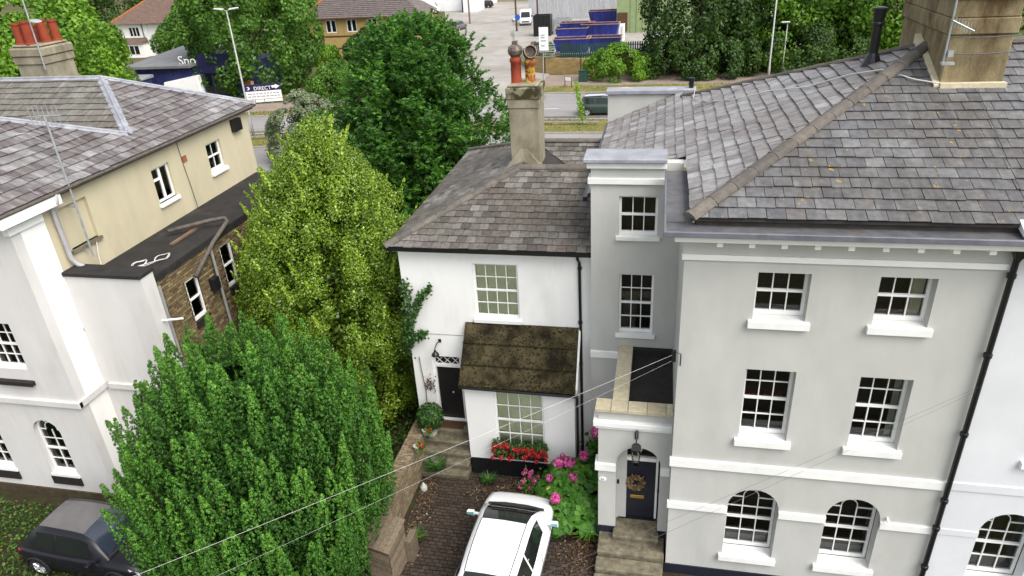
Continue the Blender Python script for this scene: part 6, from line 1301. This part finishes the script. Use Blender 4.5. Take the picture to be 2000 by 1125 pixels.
for (x, y, w, d, h, mt_, nm, lb) in ((-18.3, 112, 2.6, 2.2, 3.0, 'black_paint', 'black_container', 'black open container near the yard entrance'), (-15.6, 114, 2.6, 2.6, 2.2, 'galv', 'steel_container', 'grey steel container right of the black one'), (-11.6, 110, 2.6, 1.6, 2.0, 'orange_box', 'orange_bin', 'orange bin behind the blue skips'), (-6.5, 104, 1.8, 2.4, 2.2, 'sign_white', 'white_tank', 'white box beside the shed in the skip yard')):
    t = thing(nm, lb, 'container', (x, y, 0)); b = MB(); b.box(x-w/2, x+w/2, y-d/2, y-d/2+.1, 0, h); b.box(x-w/2, x+w/2, y+d/2-.1, y+d/2, 0, h); b.box(x-w/2, x-w/2+.1, y-d/2+.1, y+d/2-.1, 0, h); b.box(x+w/2-.1, x+w/2, y-d/2+.1, y+d/2-.1, 0, h); b.box(x-w/2+.1, x+w/2-.1, y-d/2+.1, y+d/2-.1, 0, .2); b.build('shell', mt_, t)
    for k in range(4): px = x-w/2+.2+k*(w-.4)/3; MB().box(px-.06, px+.06, y-d/2-.06, y-d/2-.002, .1, h-.1).build('rib', mt_, t)
jb = thing('junk_pile', 'brown and green scrap heap behind the curve of the green fence', 'scrap', (-15.4, 91, 0)); b = MB()
for k in range(30): c = (random.gauss(-14.9, .8), random.gauss(92, .8), random.uniform(.2, 1.8)); q = random.uniform(.15, .45); b.hexa([(c[0]-q, c[1]-q, c[2]-q), (c[0]+q, c[1]-q, c[2]-q*.7), (c[0]+q, c[1]+q, c[2]-q), (c[0]-q, c[1]+q, c[2]-q*.6)], [(c[0]-q*.6, c[1]-q, c[2]+q*.3), (c[0]+q, c[1]-q*.7, c[2]+q*.5), (c[0]+q*.6, c[1]+q, c[2]+q*.4), (c[0]-q, c[1]+q*.6, c[2]+q*.2)], random.random())
b.build('scrap', 'wood_old', jb)
yf = thing('yard_fence', 'tall grey corrugated fence at the back of the skip yard', 'fence', (-15, 132, 0))
for k in range(46): x = -24+k*.42; MB().box(x, x+.38, 132+.03*(k % 2), 132.06+.03*(k % 2), 0, 3.9+.05*(k % 3)).build('sheet', 'corrugated', yf)
sh = thing('green_shed', 'pale green clad shed at the right of the skip yard', 'shed', (-4, 116, 0)); MB().box(-7.2, 6, 112, 124, 0, 7).build('wall', 'shed_green', sh); MB().box(-7.1, -5.6, 111.9, 111.995, .3, 2.9).build('door', 'brown_band', sh)
for k in range(12): x = -5.2+k*.9; MB().box(x, x+.12, 111.9, 111.998, 0, 6.9).build('cladding_rib', 'shed_green', sh)
for x, y, h, mt_, lb in ((-23.6, 118, 7.5, 'brown_band', 'dark pole at the mouth of the side road'), (-34.5, 130, 9, 'wood_fence', 'thin greenish pole left of the side road'), (-20.6, 121, 8, 'brown_band', 'brown pole beside the black container')):
    props(MB().tube([(x, y, 0), (x, y, h)], [.16, .12], 8).build('utility_pole', mt_, None), lb, 'pole')
tg = thing('road_sign', 'round blue sign on a post by the white van', 'road sign', (-23.3, 117, 0)); MB().tube([(-23.2, 117.2, 0), (-23.2, 117.2, 2.6)], .05, 6).build('post', 'steel_pole', tg); MB().lathe((-23.2, 117.1, 2.2), [(.01, .03), (.45, .03), (.45, 0), (.01, 0)], 14, (0, -1, 0)).build('disc', 'sign_blue', tg)
pl_ = thing('mirror_post', 'grey post with a round head at the wall corner', 'post', (-18.4, 89.5, 0)); MB().tube([(-18.4, 89.5, 0), (-18.4, 89.5, 3.0)], .06, 6).build('post', 'steel_pole', pl_); MB().lathe((-18.4, 89.4, 3.2), [(.01, .05), (.28, .05), (.3, 0), (.01, 0)], 12, (0, -1, 0)).build('head', 'steel_pole', pl_)
# yellow brick house behind the dark yew
yh = thing('yellow_house', 'yellow brick house with brown bands and dark tiled roof', 'house', (-42, 101, 0)); FY = front(97)
yws = [(-46.55, -45.0, 3.15, 4.85), (-43.45, -41.95, 3.2, 4.87), (-40.4, -38.9, 3.2, 4.87), (-42.6, -41.0, .5, 2.0)]
wall(FY, rect(-49.6, -33, 0, 5.25), [rect(*w) for w in yws], .2, .15).build('wall', 'house_yellow', yh)
MB().box(-49.6, -33, 97.15, 104, 0, 5.2).build('wall', 'house_yellow', yh)
for z in (2.55, .95): MB().fbox(FY, -49.6, -33, .02, -.05, z, z+.22).build('brick_band', 'brown_band', yh)
for w in yws:
    a0, a1, c0, c1 = w; b = MB(); b.fbox(FY, a0, a0+.12, -.05, -.12, c0, c1); b.fbox(FY, a1-.12, a1, -.05, -.12, c0, c1); b.fbox(FY, (a0+a1)/2-.1, (a0+a1)/2+.1, -.05, -.12, c0+.12, c1-.12); b.fbox(FY, a0+.12, a1-.12, -.05, -.12, c0, c0+.12); b.fbox(FY, a0+.12, a1-.12, -.05, -.12, c1-.12, c1); wo = b.build('window', 'trim_white', yh)
    for q0, q1 in ((a0+.12, (a0+a1)/2-.1), ((a0+a1)/2+.1, a1-.12)): MB().add([FY.pt(q0, -.10, c0+.12), FY.pt(q1, -.10, c0+.12), FY.pt(q1, -.10, c1-.12), FY.pt(q0, -.10, c1-.12)], [(0, 1, 2, 3)]).build('pane', 'car_glass', wo, recalc=False)
b = MB(); b.hexa([(-50.2, 96.4, 5.1), (-32.4, 96.4, 5.1), (-32.4, 104.6, 5.1), (-50.2, 104.6, 5.1)], [(-46.3, 100.4, 8.2), (-36.3, 100.4, 8.2), (-36.3, 100.6, 8.2), (-46.3, 100.6, 8.2)]); yr = b.build('roof', 'tile_brown', yh)
rws = MB()
for k in range(14):
    f = k/14; x0_, x1_ = -50.2+3.9*f, -32.4-3.9*f; y_, z_ = 96.4+4*f, 5.1+3.1*f; rws.box(x0_, x1_, y_-.03, y_+.25, z_+.02, z_+.075)
rws.build('tile_course', 'tile_brown', yr); MB().tube([(-50.2, 96.4, 5.2), (-46.3, 100.5, 8.25)], .14, 6).build('hip_tiles', 'tile_ridge', yr); MB().tube([(-46.3, 100.5, 8.25), (-36.3, 100.5, 8.25)], .14, 6).build('ridge_tiles', 'tile_ridge', yr)
MB().box(-50.2, -32.4, 96.33, 96.4, 5.0, 5.16).build('gutter', 'brown_band', yh); MB().tube([(-49.5, 96.9, 5.0), (-49.5, 96.9, 0)], .06, 6).build('downpipe', 'brown_band', yh)
# white rendered house far left
wh = thing('white_house', 'white rendered house with brown tiled roof far left', 'house', (-78, 106, 0)); FH = front(102); whw = [(-82.1, -80.3, 2.9, 4.4), (-82.0, -80.6, .6, 2.0)]
wall(FH, rect(-84, -78.8, 0, 5.0), [rect(*w) for w in whw], .2, .15).build('wall', 'white_paint', wh); MB().box(-84, -72, 102.15, 112, 0, 5.0).build('wall', 'white_paint', wh)
for w in whw:
    a0, a1, c0, c1 = w; b = MB(); wd = (a1-a0)/3
    for k in range(4): b.fbox(FH, a0+k*wd-.06, a0+k*wd+.06, -.02, -.1, c0, c1)
    b.fbox(FH, a0, a1, -.022, -.1, c0, c0+.12); b.fbox(FH, a0, a1, -.022, -.1, c1-.12, c1); wo = b.build('window', 'trim_white', wh)
    for k in range(3): MB().add([FH.pt(a0+k*wd+.06, -.08, c0+.12), FH.pt(a0+(k+1)*wd-.06, -.08, c0+.12), FH.pt(a0+(k+1)*wd-.06, -.08, c1-.12), FH.pt(a0+k*wd+.06, -.08, c1-.12)], [(0, 1, 2, 3)]).build('pane', 'car_glass', wo, recalc=False)
MB().box(-83.6, -79.3, 100.6, 102.1, 0, 2.1).build('bay', 'white_paint', wh); MB().hexa([(-83.8, 100.3, 2.1), (-79.1, 100.3, 2.1), (-79.1, 102, 2.1), (-83.8, 102, 2.1)], [(-83.6, 101.7, 2.8), (-79.3, 101.7, 2.8), (-79.3, 102, 2.8), (-83.6, 102, 2.8)]).build('bay_roof', 'tile_red', wh)
bw2 = MB(); [bw2.box(-82.6+k*.85, -82.5+k*.85, 100.52, 100.6, .5, 1.8) for k in range(4)]; bw2.build('bay_window', 'trim_white', wh)
for k in range(3): MB().box(-82.48+k*.85, -81.77+k*.85, 100.55, 100.595, .55, 1.75).build('pane', 'car_glass', wh)
MB().hexa([(-84.8, 101.2, 4.9), (-71.2, 101.2, 4.9), (-71.2, 112.8, 4.9), (-84.8, 112.8, 4.9)], [(-80.2, 106.5, 8.2), (-75.6, 106.5, 8.2), (-75.6, 106.8, 8.2), (-80.2, 106.8, 8.2)]).build('roof', 'tile_red', wh)
MB().tube([(-84.8, 101.2, 4.95), (-80.2, 106.6, 8.25), (-75.6, 106.6, 8.25)], .16, 6).build('ridge_tiles', 'tile_ridge', wh); MB().box(-81.6, -80.6, 108, 109.5, 5.5, 9.8).build('chimney', 'brick_red', wh); MB().box(-74, -72.9, 107, 108.2, 6, 9.8).build('chimney', 'brick_red', wh); MB().tube([(-79.6, 101.9, 4.9), (-79.6, 101.9, 0)], .07, 6).build('downpipe', 'pipe_brown', wh)
# self storage unit: grey roof over blue containers with white lettering
su = thing('storage_unit', 'low grey-roofed storage unit with blue walls and white letters', 'shop', (-54, 74, 0))
MB().hexa([(-58.2, 69.5, 3.3), (-49.8, 69.5, 3.35), (-48.5, 80, 4.2), (-57.5, 80, 4.0)], [(-58.2, 69.5, 3.55), (-49.8, 69.5, 3.6), (-48.5, 80, 4.5), (-57.5, 80, 4.3)]).build('roof', 'roof_grey', su); MB().box(-57.2, -50.3, 70.2, 79, 0, 3.3).build('wall', 'container_blue', su)
for k in range(7): x = -56.8+k*1.05; MB().box(x, x+.1, 70.12, 70.198, .1, 3.2).build('wall_rib', 'container_blue', su)
MB().box(-49.4, -44, 70.4, 70.6, 2.6, 4.6).build('fascia', 'sign_navy', su); MB().box(-50.28, -44, 70.6, 78, 0, 3.4).build('front_bay', 'container_blue', su)
for k in range(5): MB().box(-50.0+k*1.0, -49.2+k*1.0, 70.5, 70.598, .4, 2.5).build('pane', 'glass_milky', su)
lettering(su, 'Sno', 1.35, (-51.6, 70.3, 3.55), (1, .1, 0), 'sign_white', Z=(0, 0, 1))
cn = thing('blue_container', 'dark blue shipping container with pale roof beside the storage unit', 'container', (-55, 71, 0)); MB().box(-59, -54.6, 67.6, 69.2, .1, 2.5).build('body', 'container_blue', cn); MB().hexa([(-59.2, 67.4, 2.5), (-54.4, 67.4, 2.5), (-54.4, 69.4, 2.5), (-59.2, 69.4, 2.5)], [(-59.2, 67.4, 2.6), (-54.4, 67.4, 2.6), (-54.4, 69.4, 2.8), (-59.2, 69.4, 2.8)]).build('roof', 'galv', cn)
for k in range(9): MB().box(-58.8+k*.48, -58.66+k*.48, 67.54, 67.598, .2, 2.45).build('rib', 'container_blue', cn)
props(MB().hexa([(-53.6, 69.2, .1), (-49.4, 69.9, .1), (-49.2, 71.2, .1), (-53.4, 70.6, .1)], [(-53.4, 69.4, 1.9), (-49.6, 70.0, 2.5), (-49.4, 71, 2.4), (-53.2, 70.4, 1.8)]).build('white_marquee', 'sign_white', None, bev=.05), 'white canvas-covered load in front of the storage unit', 'marquee')
cv = thing('timber_hut', 'small timber hut with pale edged roof behind the villa ridge', 'hut', (-46, 58, 0)); MB().box(-48.5, -44.6, 59, 62, 0, 1.9).build('wall', 'wood_fence', cv); MB().hexa([(-48.8, 58.7, 1.9), (-44.2, 58.7, 1.6), (-44.2, 62.2, 1.6), (-48.8, 62.2, 1.9)], [(-48.8, 58.7, 2.5), (-44.2, 58.7, 1.75), (-44.2, 62.2, 1.75), (-48.8, 62.2, 2.5)]).build('roof', 'roof_grey', cv)
for k, (x, y, z) in enumerate(((-54.5, 62, 2.2), (-53.0, 62.5, 1.5), (-51.6, 62.2, 1.0))):
    t = thing('parked_car', ('pale', 'silver', 'white')[k]+' car glimpsed through the leaves behind the villa', 'car', (0, 0, 0)); bpy.data.objects.remove(t)
    car('parked_car', ('pale silver car glimpsed through leaves right of the villa chimney', 'white car glimpsed through leaves nearer the blue container', 'second white car glimpsed through leaves by the blue container')[k], (-62+k*2.6, 66+k*.6, .03), R(70), 4.2, 1.8, 1.5, ('car_silver', 'car_white', 'car_white')[k], detail=False)
# long white sheds up the lane
ws = thing('white_shed', 'long white industrial shed at the top edge', 'shed', (-52, 160, 0)); MB().box(-70, -38.2, 154, 175, 0, 6).build('wall', 'sign_white', ws); MB().box(-41, -38.1, 150, 153.99, 0, 4.5).build('annexe', 'sign_white', ws); MB().tube([(-41.1, 149.9, 0), (-41.1, 149.9, 5)], .15, 6).build('downpipe', 'black_paint', ws); MB().box(-70.5, -38, 153.5, 175.5, 6, 6.3).build('roof', 'galv', ws)
hb = thing('terrace_block', 'grey house front beyond the black car', 'house', (-30, 175, 0)); MB().box(-40, -20, 170, 180, 0, 6).build('wall', 'render_grey', hb); MB().hexa([(-41, 169, 6), (-19, 169, 6), (-19, 181, 6), (-41, 181, 6)], [(-41, 174.8, 9), (-19, 174.8, 9), (-19, 175.2, 9), (-41, 175.2, 9)]).build('roof', 'tile_brown', hb)

# ------------------------------------------------------------ cables across the street
def cable(label, a, b_, r, mat, sag):
    a, b_ = Vector(a), Vector(b_); pts = [a.lerp(b_, k/24)-Vector((0, 0, sag*4*(k/24)*(1-k/24))) for k in range(25)]
    props(MB().tube(pts, r, 5).build('overhead_cable', mat, None, smooth=True, recalc=False), label, 'cable')
cable('pale overhead cable crossing in front of the yew to the grey house corner', (.47, 12.95, 6.53), (-9.9, 5.4, 5.45), .0031, 'cable_white', .06)
cable('thin lower cable from the grey house corner over the driveway', (.47, 12.95, 6.39), (-8.4, 5.9, 5.2), .0016, 'cable_white', .05)
cable('upper thin cable from the downpipe across the grey facade', (6.31, 12.86, 6.26), (-2.9, 6.8, 5.5), .0024, 'cable_dark', .03)
cable('lower thin cable from the downpipe across the grey facade', (6.27, 12.86, 6.14), (-2.0, 6.9, 5.78), .0024, 'cable_dark', .03)
